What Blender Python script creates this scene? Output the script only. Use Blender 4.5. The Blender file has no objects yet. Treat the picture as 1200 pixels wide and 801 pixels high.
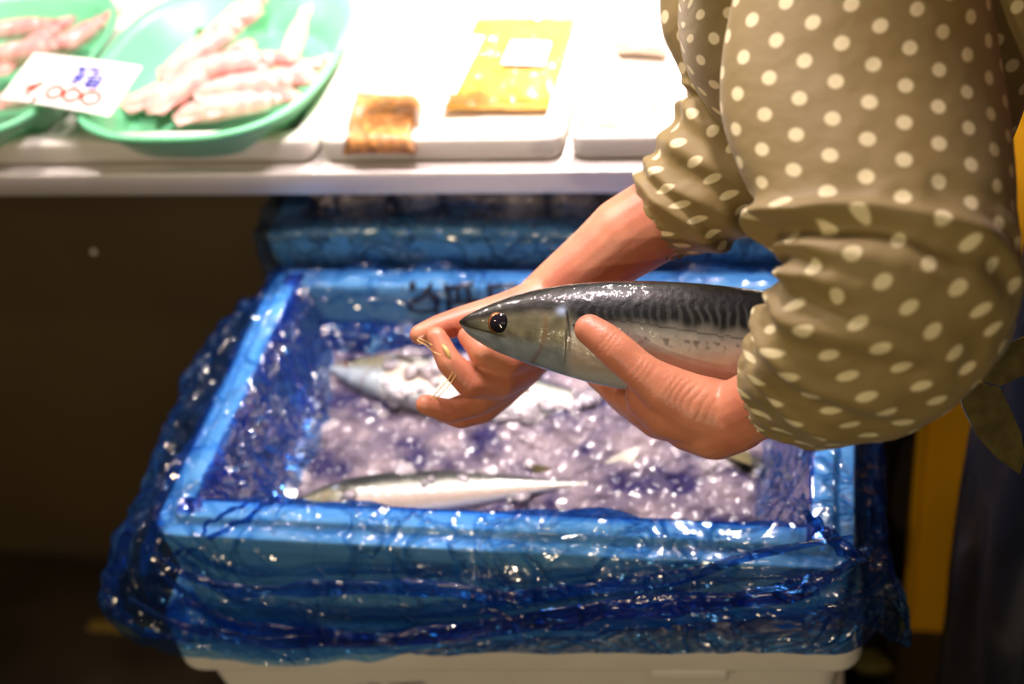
import bpy, bmesh, math, random
import numpy as np
from mathutils import Vector, Matrix, noise
from mathutils.geometry import interpolate_bezier
random.seed(7)
C = bpy.context.scene.collection
PI = math.pi
# ------------------------------------------------------------------ camera
F = 1667.0; CAMZ = 1.656
_y = Vector((1000-600, -1080-400.5, F)).normalized()
_x = -Vector((-7070-600, 300-400.5, F)).normalized()
_x = (_x - _y*_x.dot(_y)).normalized()
_z = _x.cross(_y)
RM = Matrix((_x, _y, _z))
def ray(px, py): return RM @ Vector(((px-600)/F, (py-400.5)/F, 1))
CAM = Vector((0, 0, CAMZ))
def PD(px, py, d): return CAM + ray(px, py)*d
def PZ(px, py, z):
    r = ray(px, py); return CAM + r*((z-CAMZ)/r.z)
def PY(px, py, y):
    r = ray(px, py); return CAM + r*(y/r.y)
cam = bpy.data.cameras.new('camera'); co = bpy.data.objects.new('camera', cam); C.objects.link(co)
M3 = RM @ Matrix(((1,0,0),(0,-1,0),(0,0,-1)))
co.matrix_world = Matrix.Translation(CAM) @ M3.to_4x4()
cam.sensor_width = 36; cam.lens = F*36/1200; cam.clip_start = .02
cam.dof.use_dof = True; cam.dof.focus_distance = 0.985; cam.dof.aperture_fstop = 3.5
bpy.context.scene.camera = co

# ------------------------------------------------------------------ helpers
def lin(r, g, b):
    f = lambda c: (c/255/12.92) if c/255 <= .04045 else ((c/255+.055)/1.055)**2.4
    return (f(r), f(g), f(b), 1)
def link(name, me, mat=None, parent=None, smooth=True):
    o = bpy.data.objects.new(name, me); C.objects.link(o)
    if mat: me.materials.append(mat)
    if parent: o.parent = parent
    if smooth:
        for p in me.polygons: p.use_smooth = True
    return o
def mesh(name, V, Fc, mat=None, parent=None, smooth=True, uv=None, col=None):
    me = bpy.data.meshes.new(name); me.from_pydata([tuple(v) for v in V], [], Fc); me.update()
    if uv is not None:
        l = me.uv_layers.new(name='UVMap')
        for p in me.polygons:
            for li in p.loop_indices: l.data[li].uv = uv[me.loops[li].vertex_index]
    if col is not None:
        a = me.color_attributes.new('Col', 'FLOAT_COLOR', 'POINT')
        a.data.foreach_set('color', np.array(col, dtype=np.float32).ravel())
    return link(name, me, mat, parent, smooth)
def grid_faces(n, m, closed_m=False, closed_n=False, off=0):
    Fc = []
    for i in range(n if closed_n else n-1):
        for j in range(m if closed_m else m-1):
            a = i*m+j; b = i*m+(j+1) % m; c = ((i+1) % n)*m+(j+1) % m; d = ((i+1) % n)*m+j
            Fc.append((a+off, b+off, c+off, d+off))
    return Fc
def thing(name, label, cat, loc=(0,0,0), group=None):
    o = bpy.data.objects.new(name, None); C.objects.link(o); o.location = loc
    o.empty_display_size = .05
    return tag(o, label, cat, group)
def tag(o, label, cat, group=None, kind=None):
    o['label'] = label; o['category'] = cat
    if group: o['group'] = group
    if kind: o['kind'] = kind
    return o
def keep(o, parent):           # parent a child whose mesh is in world coordinates
    o.parent = parent; o.location = -Vector(parent.location)
    return o
def obj_bm(name, bm, mat, parent=None, smooth=False, bevel=0, seg=2):
    me = bpy.data.meshes.new(name); bmesh.ops.recalc_face_normals(bm, faces=bm.faces); bm.to_mesh(me); bm.free()
    o = link(name, me, mat, parent, smooth)
    if bevel: bake_bevel(o, bevel, seg)
    return o
def bake(o):
    dg = bpy.context.evaluated_depsgraph_get(); dg.update()
    me = bpy.data.meshes.new_from_object(o.evaluated_get(dg))
    o.modifiers.clear(); old = o.data; o.data = me; me.name = o.name
    if not me.materials and old.materials: me.materials.append(old.materials[0])
    for p in me.polygons: p.use_smooth = True
    return o
def bake_bevel(o, w, seg=2):
    m = o.modifiers.new('b', 'BEVEL'); m.width = w; m.segments = seg; m.limit_method = 'ANGLE'; m.angle_limit = .5
    m.harden_normals = False
    bake(o)
    return o
def bm_box(bm, lo, hi):
    r = bmesh.ops.create_cube(bm, size=1)
    for v in r['verts']:
        v.co = Vector([lo[k]+(v.co[k]+.5)*(hi[k]-lo[k]) for k in range(3)])
def box(name, lo, hi, mat, parent=None, bevel=.002, seg=2):
    bm = bmesh.new(); bm_box(bm, lo, hi); return obj_bm(name, bm, mat, parent, True, bevel, seg)
def cr(P, t):                 # catmull-rom over list of tuples/vectors, t in 0..1
    n = len(P)-1; x = min(max(t, 0), 1)*n; i = min(int(x), n-1); f = x-i
    g = lambda k: np.array(P[min(max(k, 0), n)], dtype=float)
    a, b, c, d = g(i-1), g(i), g(i+1), g(i+2)
    return .5*((2*b)+(-a+c)*f+(2*a-5*b+4*c-d)*f*f+(-a+3*b-3*c+d)*f**3)
def lerp_tab(T, x):           # table [(x, val)], sorted
    if x <= T[0][0]: return T[0][1]
    for (a, va), (b, vb) in zip(T, T[1:]):
        if x <= b: return va+(vb-va)*(x-a)/(b-a)
    return T[-1][1]
def sm(x, a, b):
    t = min(max((x-a)/(b-a), 0), 1); return t*t*(3-2*t)
def tube(bm_V, bm_F, pts, rad, n=10, flat=None):
    off = len(bm_V); m = len(pts)
    prev = None
    for i, p in enumerate(pts):
        p = Vector(p); t = (Vector(pts[min(i+1, m-1)])-Vector(pts[max(i-1, 0)])).normalized()
        up = Vector((0,0,1)) if abs(t.z) < .9 else Vector((1,0,0))
        if prev is None: a = t.cross(up).normalized()
        else: a = (prev - t*prev.dot(t)).normalized()
        prev = a; b = t.cross(a)
        r = rad[i] if hasattr(rad, '__len__') else rad
        for k in range(n):
            th = 2*PI*k/n
            bm_V.append(p + a*math.cos(th)*r + b*math.sin(th)*r*(flat or 1))
    for f in grid_faces(m, n, closed_m=True, off=off): bm_F.append(f)
    bm_F.append(tuple(off+k for k in range(n))[::-1]); bm_F.append(tuple(off+(m-1)*n+k for k in range(n)))

# ------------------------------------------------------------------ materials
def mat(name, build):
    m = bpy.data.materials.new(name); m.use_nodes = True; nt = m.node_tree; nt.nodes.clear()
    out = nt.nodes.new('ShaderNodeOutputMaterial')
    N = lambda t, **k: setn(nt.nodes.new(t), k)
    L = lambda a, b: nt.links.new(a, b)
    s = build(N, L); L(s, out.inputs['Surface']); return m
def setn(n, k):
    for a, v in k.items():
        if a.startswith('i_'):
            key = a[2:].replace('_', ' ')
            n.inputs[int(key) if key.isdigit() else key].default_value = v
        else: setattr(n, a, v)
    return n
def coords(N, L, scale=None, src='Object'):
    tc = N('ShaderNodeTexCoord')
    if scale is None: return tc.outputs[src]
    mp = N('ShaderNodeMapping'); mp.inputs['Scale'].default_value = scale; L(tc.outputs[src], mp.inputs['Vector']); return mp.outputs[0]
def bumpn(N, L, h, strength=.3, dist=.002):
    b = N('ShaderNodeBump'); b.inputs['Strength'].default_value = strength; b.inputs['Distance'].default_value = dist
    L(h, b.inputs['Height']); return b.outputs[0]
def simple(name, col, rough=.5, metal=0, noise_sc=40, var=.12, bump=.15, bd=.001, coat=0, trans=0, sss=0, emis=None):
    def B(N, L):
        p = N('ShaderNodeBsdfPrincipled'); v = coords(N, L)
        n = N('ShaderNodeTexNoise'); n.inputs['Scale'].default_value = noise_sc; n.inputs['Detail'].default_value = 4; L(v, n.inputs['Vector'])
        r = N('ShaderNodeValToRGB'); r.color_ramp.elements[0].position = .3; r.color_ramp.elements[1].position = .7
        c = np.array(col[:3]); r.color_ramp.elements[0].color = (*(c*(1-var)), 1); r.color_ramp.elements[1].color = (*np.minimum(c*(1+var), 1), 1)
        L(n.outputs['Fac'], r.inputs['Fac']); L(r.outputs[0], p.inputs['Base Color'])
        p.inputs['Roughness'].default_value = rough; p.inputs['Metallic'].default_value = metal
        p.inputs['Coat Weight'].default_value = coat; p.inputs['Coat Roughness'].default_value = .08
        p.inputs['Transmission Weight'].default_value = trans
        if sss: p.inputs['Subsurface Weight'].default_value = sss; p.inputs['Subsurface Radius'].default_value = (.01,.004,.002); p.inputs['Subsurface Scale'].default_value = .5
        if bump: L(bumpn(N, L, n.outputs['Fac'], bump, bd), p.inputs['Normal'])
        return p.outputs[0]
    return mat(name, B)
def foam_b(N, L):
    p = N('ShaderNodeBsdfPrincipled'); v = coords(N, L)
    vo = N('ShaderNodeTexVoronoi'); vo.inputs['Scale'].default_value = 230; L(v, vo.inputs['Vector'])
    n = N('ShaderNodeTexNoise'); n.inputs['Scale'].default_value = 9; n.inputs['Detail'].default_value = 6; L(v, n.inputs['Vector'])
    r = N('ShaderNodeValToRGB'); r.color_ramp.elements[0].color = lin(214,208,196); r.color_ramp.elements[1].color = lin(240,238,230)
    L(n.outputs['Fac'], r.inputs['Fac']); L(r.outputs[0], p.inputs['Base Color']); p.inputs['Roughness'].default_value = .55
    L(bumpn(N, L, vo.outputs['Distance'], .25, .0008), p.inputs['Normal']); return p.outputs[0]
M_foam = mat('foam', foam_b)
def film_b(tint, gl_min, diff, rough, bump):
    def B(N, L):
        v = coords(N, L)
        n = N('ShaderNodeTexNoise'); n.inputs['Scale'].default_value = 13; n.inputs['Detail'].default_value = 3; n.inputs['Distortion'].default_value = .8; L(v, n.inputs['Vector'])
        hs = []
        for sc_, wd, am, mixf in ((12, .05, 1.0, .12), (31, .10, .35, .05)):
            vo = N('ShaderNodeTexVoronoi', feature='DISTANCE_TO_EDGE'); vo.inputs['Scale'].default_value = sc_
            mx = N('ShaderNodeMix', data_type='VECTOR'); mx.inputs[0].default_value = mixf; L(v, mx.inputs[4]); L(n.outputs['Color'], mx.inputs[5]); L(mx.outputs[1], vo.inputs['Vector'])
            rr = N('ShaderNodeMapRange'); rr.inputs[1].default_value = 0; rr.inputs[2].default_value = wd; rr.inputs[3].default_value = am; rr.inputs[4].default_value = 0; L(vo.outputs['Distance'], rr.inputs[0]); hs.append(rr.outputs[0])
        a0 = N('ShaderNodeMath', operation='ADD'); L(hs[0], a0.inputs[0]); L(hs[1], a0.inputs[1])
        ad = N('ShaderNodeMath', operation='MULTIPLY_ADD'); ad.inputs[1].default_value = 1.6; L(n.outputs['Fac'], ad.inputs[0]); L(a0.outputs[0], ad.inputs[2])
        nm = bumpn(N, L, ad.outputs[0], bump, .0045)
        tr = N('ShaderNodeBsdfTransparent'); tr.inputs[0].default_value = tint
        lw = N('ShaderNodeLayerWeight'); lw.inputs[0].default_value = .32; L(nm, lw.inputs['Normal'])
        # thicker absorption at glancing angles: tint^(1+2*facing)
        pw = N('ShaderNodeMath', operation='MULTIPLY_ADD'); pw.inputs[1].default_value = 1.6; pw.inputs[2].default_value = .85; L(lw.outputs['Facing'], pw.inputs[0])
        sp = [N('ShaderNodeMath', operation='POWER') for _ in range(3)]; cb = N('ShaderNodeCombineColor')
        for k in range(3):
            sp[k].inputs[0].default_value = tint[k]; L(pw.outputs[0], sp[k].inputs[1]); L(sp[k].outputs[0], cb.inputs[k])
        L(cb.outputs[0], tr.inputs[0])
        g = N('ShaderNodeBsdfGlossy'); g.inputs['Roughness'].default_value = rough; L(nm, g.inputs['Normal'])
        df = N('ShaderNodeBsdfTranslucent'); df.inputs[0].default_value = (tint[0]**3*.6, tint[1]**3*.8, tint[2]*.9, 1)
        d2 = N('ShaderNodeBsdfDiffuse'); d2.inputs[0].default_value = (tint[0]**3*.6, tint[1]**3*.8, tint[2]*.9, 1)
        md = N('ShaderNodeMixShader'); L(df.outputs[0], md.inputs[1]); L(d2.outputs[0], md.inputs[2])
        m1 = N('ShaderNodeMixShader'); m1.inputs[0].default_value = diff; L(tr.outputs[0], m1.inputs[1]); L(md.outputs[0], m1.inputs[2])
        m2 = N('ShaderNodeMixShader'); L(m1.outputs[0], m2.inputs[1]); L(g.outputs[0], m2.inputs[2])
        mr = N('ShaderNodeMapRange'); mr.inputs[3].default_value = gl_min; mr.inputs[4].default_value = .6; L(lw.outputs['Fresnel'], mr.inputs[0]); L(mr.outputs[0], m2.inputs[0])
        return m2.outputs[0]
    return B
M_film = mat('blue_film', film_b((.35,.64,.96,1), .06, .06, .13, .8))
M_clear = mat('clear_film', film_b((.9,.9,.92,1), .05, .02, .12, .5))
def ice_b(N, L):
    v = coords(N, L)
    n = N('ShaderNodeTexNoise'); n.inputs['Scale'].default_value = 90; n.inputs['Detail'].default_value = 3; L(v, n.inputs['Vector'])
    vo = N('ShaderNodeTexVoronoi'); vo.inputs['Scale'].default_value = 120; L(v, vo.inputs['Vector'])
    ad = N('ShaderNodeMath', operation='ADD'); L(n.outputs['Fac'], ad.inputs[0]); L(vo.outputs['Distance'], ad.inputs[1])
    nm = bumpn(N, L, ad.outputs[0], .8, .004)
    tr = N('ShaderNodeBsdfTransparent'); tr.inputs[0].default_value = (.86,.86,.93,1)
    d = N('ShaderNodeBsdfDiffuse'); d.inputs[0].default_value = (.54,.49,.52,1); L(nm, d.inputs['Normal'])
    g = N('ShaderNodeBsdfGlossy'); g.inputs['Roughness'].default_value = .13; L(nm, g.inputs['Normal'])
    m1 = N('ShaderNodeMixShader'); L(d.outputs[0], m1.inputs[1]); L(tr.outputs[0], m1.inputs[2])
    n2 = N('ShaderNodeTexNoise'); n2.inputs['Scale'].default_value = 28; L(v, n2.inputs['Vector'])
    r2 = N('ShaderNodeMapRange'); r2.inputs[1].default_value = .35; r2.inputs[2].default_value = .65; r2.inputs[3].default_value = .3; r2.inputs[4].default_value = .85; L(n2.outputs['Fac'], r2.inputs[0]); L(r2.outputs[0], m1.inputs[0])
    m2 = N('ShaderNodeMixShader'); fr = N('ShaderNodeFresnel'); fr.inputs[0].default_value = 1.35; L(nm, fr.inputs['Normal'])
    a2 = N('ShaderNodeMath', operation='ADD'); a2.inputs[1].default_value = .04; L(fr.outputs[0], a2.inputs[0]); L(a2.outputs[0], m2.inputs[0])
    L(m1.outputs[0], m2.inputs[1]); L(g.outputs[0], m2.inputs[2]); return m2.outputs[0]
M_ice = mat('ice', ice_b)
def slush_b(N, L):
    v = coords(N, L); p = N('ShaderNodeBsdfPrincipled')
    n = N('ShaderNodeTexNoise'); n.inputs['Scale'].default_value = 22; n.inputs['Detail'].default_value = 6; L(v, n.inputs['Vector'])
    vo = N('ShaderNodeTexVoronoi'); vo.inputs['Scale'].default_value = 75; L(v, vo.inputs['Vector'])
    r = N('ShaderNodeValToRGB'); e = r.color_ramp.elements; e[0].position = .36; e[0].color = (.02,.016,.06,1); e[1].position = .66; e[1].color = (.22,.18,.20,1)
    L(n.outputs['Fac'], r.inputs[0]); L(r.outputs[0], p.inputs['Base Color']); p.inputs['Roughness'].default_value = .16
    p.inputs['IOR'].default_value = 1.33
    ad = N('ShaderNodeMath', operation='ADD'); L(n.outputs['Fac'], ad.inputs[0]); L(vo.outputs['Distance'], ad.inputs[1])
    L(bumpn(N, L, ad.outputs[0], .9, .006), p.inputs['Normal']); return p.outputs[0]
M_slush = mat('slush', slush_b)
def skin_b(N, L):
    v = coords(N, L); p = N('ShaderNodeBsdfPrincipled')
    n = N('ShaderNodeTexNoise'); n.inputs['Scale'].default_value = 28; n.inputs['Detail'].default_value = 5; L(v, n.inputs['Vector'])
    r = N('ShaderNodeValToRGB'); e = r.color_ramp.elements; e[0].position = .3; e[0].color = lin(196,118,92); e[1].position = .72; e[1].color = lin(216,148,114)
    L(n.outputs['Fac'], r.inputs[0]); L(r.outputs[0], p.inputs['Base Color'])
    p.inputs['Roughness'].default_value = .42; p.inputs['Subsurface Weight'].default_value = .15
    p.inputs['Subsurface Radius'].default_value = (1,.35,.2); p.inputs['Subsurface Scale'].default_value = .006
    vo = N('ShaderNodeTexVoronoi'); vo.inputs['Scale'].default_value = 700; L(v, vo.inputs['Vector'])
    n3 = N('ShaderNodeTexNoise'); n3.inputs['Scale'].default_value = 160; L(v, n3.inputs['Vector'])
    ad = N('ShaderNodeMath', operation='MULTIPLY_ADD'); ad.inputs[1].default_value = .4; L(vo.outputs['Distance'], ad.inputs[0]); L(n3.outputs['Fac'], ad.inputs[2])
    L(bumpn(N, L, ad.outputs[0], .22, .001), p.inputs['Normal']); return p.outputs[0]
M_skin = mat('skin', skin_b)
def cloth_b(N, L):
    # cream dots on a staggered lattice in metres of cloth
    tc = N('ShaderNodeTexCoord'); p = N('ShaderNodeBsdfPrincipled')
    def lat(ox, oy):
        mp = N('ShaderNodeVectorMath', operation='MULTIPLY_ADD'); mp.inputs[1].default_value = (1/.040, 1/.024, 0); mp.inputs[2].default_value = (ox, oy, 0); L(tc.outputs['UV'], mp.inputs[0])
        fr = N('ShaderNodeVectorMath', operation='FRACTION'); L(mp.outputs[0], fr.inputs[0])
        sb = N('ShaderNodeVectorMath', operation='MULTIPLY_ADD'); sb.inputs[1].default_value = (.040,.024,0); sb.inputs[2].default_value = (-.020,-.012,0); L(fr.outputs[0], sb.inputs[0])
        ln = N('ShaderNodeVectorMath', operation='LENGTH'); L(sb.outputs[0], ln.inputs[0]); return ln.outputs['Value']
    mn = N('ShaderNodeMath', operation='MINIMUM'); L(lat(0, 0), mn.inputs[0]); L(lat(.5, .5), mn.inputs[1])
    mr = N('ShaderNodeMapRange'); mr.inputs[1].default_value = .0038; mr.inputs[2].default_value = .0054; mr.inputs[3].default_value = 1; mr.inputs[4].default_value = 0; L(mn.outputs[0], mr.inputs[0])
    mx = N('ShaderNodeMix', data_type='RGBA'); L(mr.outputs[0], mx.inputs[0]); mx.inputs[6].default_value = lin(136,118,70); mx.inputs[7].default_value = lin(226,214,168); L(mx.outputs[2], p.inputs['Base Color'])
    p.inputs['Roughness'].default_value = .62; p.inputs['Sheen Weight'].default_value = .12
    n = N('ShaderNodeTexNoise'); n.inputs['Scale'].default_value = 900; L(tc.outputs['UV'], n.inputs['Vector'])
    n2 = N('ShaderNodeTexNoise'); n2.inputs['Scale'].default_value = 22; n2.inputs['Detail'].default_value = 3; L(tc.outputs['UV'], n2.inputs['Vector'])
    ad = N('ShaderNodeMath', operation='MULTIPLY_ADD'); ad.inputs[1].default_value = .05; L(n.outputs['Fac'], ad.inputs[0]); L(n2.outputs['Fac'], ad.inputs[2])
    L(bumpn(N, L, ad.outputs[0], .5, .006), p.inputs['Normal']); return p.outputs[0]
M_cloth = mat('dotted_cloth', cloth_b)
def fish_b(N, L):
    p = N('ShaderNodeBsdfPrincipled'); a = N('ShaderNodeAttribute'); a.attribute_name = 'Col'; L(a.outputs['Color'], p.inputs['Base Color'])
    p.inputs['Roughness'].default_value = .40; p.inputs['Metallic'].default_value = .2; p.inputs['Coat Weight'].default_value = .7; p.inputs['Coat Roughness'].default_value = .05
    v = coords(N, L); n = N('ShaderNodeTexNoise'); n.inputs['Scale'].default_value = 150; n.inputs['Detail'].default_value = 3; L(v, n.inputs['Vector'])
    L(bumpn(N, L, n.outputs['Fac'], .35, .0015), p.inputs['Normal'])
    L(bumpn(N, L, n.outputs['Fac'], .45, .002), p.inputs['Coat Normal']); return p.outputs[0]
M_fish = mat('mackerel_skin', fish_b)
M_fin = simple('fin', lin(84,76,44), .3, 0, 90, .3, .3, .001, coat=.6)
M_eye = simple('iris', lin(150,98,56), .2, .5, 200, .3, .1, .0005, coat=1)
M_pupil = simple('pupil', lin(28,24,30), .08, 0, 50, .1, 0, .001, coat=1)
M_steel = simple('steel', lin(232,226,222), .42, .6, 6, .06, .1, .001)
M_panel = simple('panel', lin(78,62,34), .6, 0, 3, .2, .1, .001)
M_dark = simple('dark_metal', lin(52,42,30), .5, .3, 8, .2, .1, .001)
M_floor = simple('wet_floor', lin(46,38,26), .35, 0, 5, .5, .4, .004)
M_wall = simple('far_wall', lin(52,44,44), .8, 0, 3, .2, .1, .001)
M_yellow = simple('yellow_plastic', lin(240,176,20), .45, 0, 5, .12, .1, .001)
M_green = simple('green_plastic', lin(132,230,174), .35, 0, 20, .06, .05, .001, trans=.25)
def squid_b(N, L):
    v = coords(N, L); p = N('ShaderNodeBsdfPrincipled')
    n = N('ShaderNodeTexNoise'); n.inputs['Scale'].default_value = 60; n.inputs['Detail'].default_value = 6; L(v, n.inputs['Vector'])
    r = N('ShaderNodeValToRGB'); e = r.color_ramp.elements; e[0].position = .34; e[0].color = lin(214,140,138); e[1].position = .66; e[1].color = lin(234,190,182)
    L(n.outputs['Fac'], r.inputs[0]); L(r.outputs[0], p.inputs['Base Color']); p.inputs['Roughness'].default_value = .25; p.inputs['Coat Weight'].default_value = .7
    L(bumpn(N, L, n.outputs['Fac'], .3, .002), p.inputs['Normal']); return p.outputs[0]
M_squid = mat('squid', squid_b)
M_card = simple('card', lin(244,242,236), .6, 0, 20, .02, 0)
M_blueink = simple('blue_ink', lin(40,50,190), .6, 0, 20, .05, 0)
M_redink = simple('red_ink', lin(176,52,24), .6, 0, 20, .05, 0)
M_black = simple('black_ink', lin(18,16,34), .5, 0, 20, .05, 0)
M_purple = simple('purple_ink', lin(50,34,92), .6, 0, 20, .05, 0)
M_amber = simple('roe', lin(216,146,74), .2, 0, 110, .5, .5, .004, coat=.8)
M_gold = simple('golden_sheet', lin(232,172,66), .3, 0, 30, .28, .3, .002, coat=.5)
M_leaf = simple('leaf', lin(70,110,30), .4, 0, 30, .3, .2, .001)
M_apron = simple('navy_vinyl', lin(26,30,44), .28, 0, 12, .25, .3, .004, coat=.35)
M_trouser = simple('navy_cotton', lin(28,30,48), .8, 0, 60, .2, .2, .001)
M_boot = simple('rubber', lin(24,24,26), .4, 0, 10, .1, .1, .001)
M_hair = simple('hair', lin(24,18,16), .45, 0, 80, .3, .5, .003)
M_nail = simple('nail', lin(226,170,150), .28, 0, 60, .08, 0, coat=.4)
M_straw = simple('straw_strand', lin(226,190,120), .4, 0, 80, .2, .1, .0005)
M_pale = simple('pale_shellfish', lin(236,212,190), .35, 0, 45, .12, .4, .004, coat=.4)

# ------------------------------------------------------------------ setting
def struct(o): o['kind'] = 'structure'; return o
struct(box('floor', (-3,-2,-.05), (2.5,4,0), M_floor, bevel=0.001))
struct(box('wall_back', (-3,3.9,0), (2.5,4.0,2.9), M_wall, bevel=0.001))
struct(box('wall_right', (2.4,-2,0), (2.5,3.9,2.9), M_wall, bevel=0.001))

RZ = .78                                   # rim height of the crate
# ------------------------------------------------------------------ display counter
CT = .888
ct = thing('display_counter', 'stainless steel market counter holding the foam trays above the crates', 'counter', (-.5,1.7,0))
bm = bmesh.new(); bm_box(bm, (-1.9,1.139,.872), (.10,2.35,CT)); bm_box(bm, (-1.9,1.137,.860), (.10,1.145,CT)); bm_box(bm, (-1.9,1.145,.86), (.10,1.16,.868))
keep(obj_bm('counter_top', bm, M_steel, None, True, .0025), ct)
keep(box('front_panel', (-1.9,1.335,.012), (-.66,1.355,.86), M_panel), ct)
keep(box('kick_rail', (-1.9,1.33,.0), (-.66,1.36,.03), M_dark), ct)
for x, y in ((.088,1.27), (-1.8,2.25), (.088,2.25)):
    keep(box('leg', (x-.011,y-.02,0), (x+.011,y+.02,.865), M_dark), ct)
b = PY(110,295,1.335)
bm = bmesh.new(); bmesh.ops.create_uvsphere(bm, u_segments=16, v_segments=8, radius=.0042, matrix=Matrix.Translation(b) @ Matrix.Diagonal((1,.5,1,1)))
bo = obj_bm('bolt_head', bm, M_card, None, True); keep(bo, ct); bo['label'] = 'small white round bolt head'

# ------------------------------------------------------------------ foam boxes
def rrect(x0, x1, y0, y1, r, seg=6):
    P = []
    for cx, cy, a0 in ((x1-r,y1-r,0), (x0+r,y1-r,90), (x0+r,y0+r,180), (x1-r,y0+r,270)):
        for k in range(seg+1):
            a = math.radians(a0+90*k/seg); P.append((cx+r*math.cos(a), cy+r*math.sin(a)))
    return P
def shell(name, x0, x1, y0, y1, prof, m, parent=None, r=.022, matl=None):
    # prof: list of (inset, z) going outside-bottom -> rim -> inside-bottom ; closed with caps
    V = []; n = 0
    for ins, z in prof:
        rr = max(r-ins*.6, .006)
        ring = rrect(x0+ins, x1-ins, y0+ins, y1-ins, rr); n = len(ring)
        V += [Vector((a, b, z)) for a, b in ring]
    Fc = grid_faces(len(prof), n, closed_m=True)
    Fc.append(tuple(range(n))[::-1]); Fc.append(tuple((len(prof)-1)*n+k for k in range(n)))
    o = mesh(name, V, Fc, m, None, True)
    md = o.modifiers.new('b', 'BEVEL'); md.width = .0022; md.segments = 2; md.limit_method = 'ANGLE'; md.angle_limit = .45; bake(o)
    if parent: keep(o, parent)
    return o
X0, X1, Y0, Y1 = -.578, .022, .750, 1.125
cr_ = thing('fish_crate', 'open white foam fish crate lined with crumpled blue film, on top of the stack', 'crate', (-.278,.94,.66))
CP = [(.008,.662), (.005,.70), (.002,.752), (0,.756), (0,RZ-.007), (.014,RZ-.007), (.0165,RZ), (.036,RZ), (.040,RZ-.02), (.046,.69), (.05,.678)]
shell('box_body', X0, X1, Y0, Y1, CP, M_foam, cr_)
# marker writing on the inner back wall
def strokes(name, glyphs, conv, w, mat_, parent, label=None, thick=.0009):
    V = []; Fc = []
    for g in glyphs:
        n = max(2, (len(g)-1)*6+1) if len(g) > 2 else 2
        pts = [conv(*cr(g, i/(n-1))) for i in range(n)]
        tube(V, Fc, pts, w, 8)
    o = mesh(name, V, Fc, mat_, None, True)
    if parent: keep(o, parent)
    if label: o['label'] = label
    return o
wall = lambda px, py: PY(px, py, Y1-.0415)
G = [[(483,327),(482,336),(486,330)], [(505,330),(498,342),(484,350),(480,358),(492,362),(508,360),(514,350),(506,342),(498,340)], [(497,336),(510,350),(512,366)],
     [(521,330),(526,345),(526,362)], [(524,334),(556,330)], [(536,332),(536,350)], [(548,331),(550,352)], [(522,352),(560,349)], [(532,362),(532,370)],
     [(573,331),(575,345),(574,362)], [(575,333),(606,331)], [(620,333),(640,331)], [(628,333),(628,352)]]
strokes('marker_writing', [[(a, b+3) for a, b in g] for g in G], wall, .0023, M_black, cr_, 'black marker characters on the inner back wall')

# lower white boxes
def lidded(x0, x1, y0, y1, z1, h, name, label, text=False, rot=0, grp=None):
    cx, cy = (x0+x1)/2, (y0+y1)/2
    t = thing(name, label, 'box', (cx,cy,z1-h), grp)
    rimh = .067
    shell('rim', x0, x1, y0, y1, [(.002,z1-rimh), (0,z1-rimh+.004), (0,z1-.004), (.003,z1), (.03,z1), (.03,z1-.008), (.035,z1-.012)], M_foam, t, r=.026)
    shell('box_body', x0+.016, x1-.016, y0+.016, y1-.016, [(.02,z1-h+.002), (.014,z1-h+.03), (.0,z1-rimh-.012), (0,z1-rimh+.002), (.03,z1-rimh+.004)], M_foam, t, r=.022)
    # front hand-hold ledge under the rim
    bm = bmesh.new(); bm_box(bm, (cx+.13,y0-.0005,z1-rimh-.013), (cx+.20,y0+.02,z1-rimh+.004)); bm_box(bm, (cx+.02,y0+.007,z1-rimh-.007), (cx+.13,y0+.02,z1-rimh+.001))
    keep(obj_bm('hand_hold', bm, M_foam, None, True, .003), t)
    t.rotation_euler.z = rot
    return t
B1 = lidded(-.617, .022, .762, 1.118, .656, .22, 'foam_box', 'closed white foam box directly under the open blue-lined crate, warm beige in the light', rot=math.radians(4.6), grp='white foam boxes stacked under the crate')
wf = lambda px, py: PY(px, py, .7715)
tx = strokes('printed_letters', [[(400,806),(405,798),(412,802),(418,797),(428,800),(432,810)], [(412,800),(409,812)], [(438,799),(478,798)], [(458,798),(452,812)], [(444,806),(474,805)]], wf, .0022, M_purple, None, None)
tx.parent = B1; tx.matrix_parent_inverse = Matrix.Translation(B1.location).inverted(); tx['label'] = 'dark purple printed characters'
lidded(-.59, .02, .765, 1.14, .44, .22, 'foam_box', 'closed white foam box in the middle of the stack under the crate', grp='white foam boxes stacked under the crate')
lidded(-.595, .018, .76, 1.14, .22, .22, 'foam_box', 'closed white foam box standing on the floor at the foot of the stack', grp='white foam boxes stacked under the crate')

# second crate under the counter edge
cb = thing('fish_crate', 'foam crate wrapped in blue film, half under the counter edge behind the open crate', 'crate', (-.33,1.29,0))
bx0, bx1, by0, by1 = -.598, .03, 1.150, 1.47
shell('box_body', bx0, bx1, by0, by1, [(.014,.64), (.004,.76), (0,.762), (0,.79), (.014,.79), (.016,.797), (.036,.797), (.04,.77), (.05,.73)], M_foam, cb)
lidded(bx0, bx1, by0, by1, .64, .32, 'foam_box', 'tall white foam box carrying the film-wrapped crate under the counter')
lidded(bx0, bx1, by0, by1, .32, .32, 'foam_box', 'tall white foam box on the floor beneath the counter, lowest of its stack')

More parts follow.
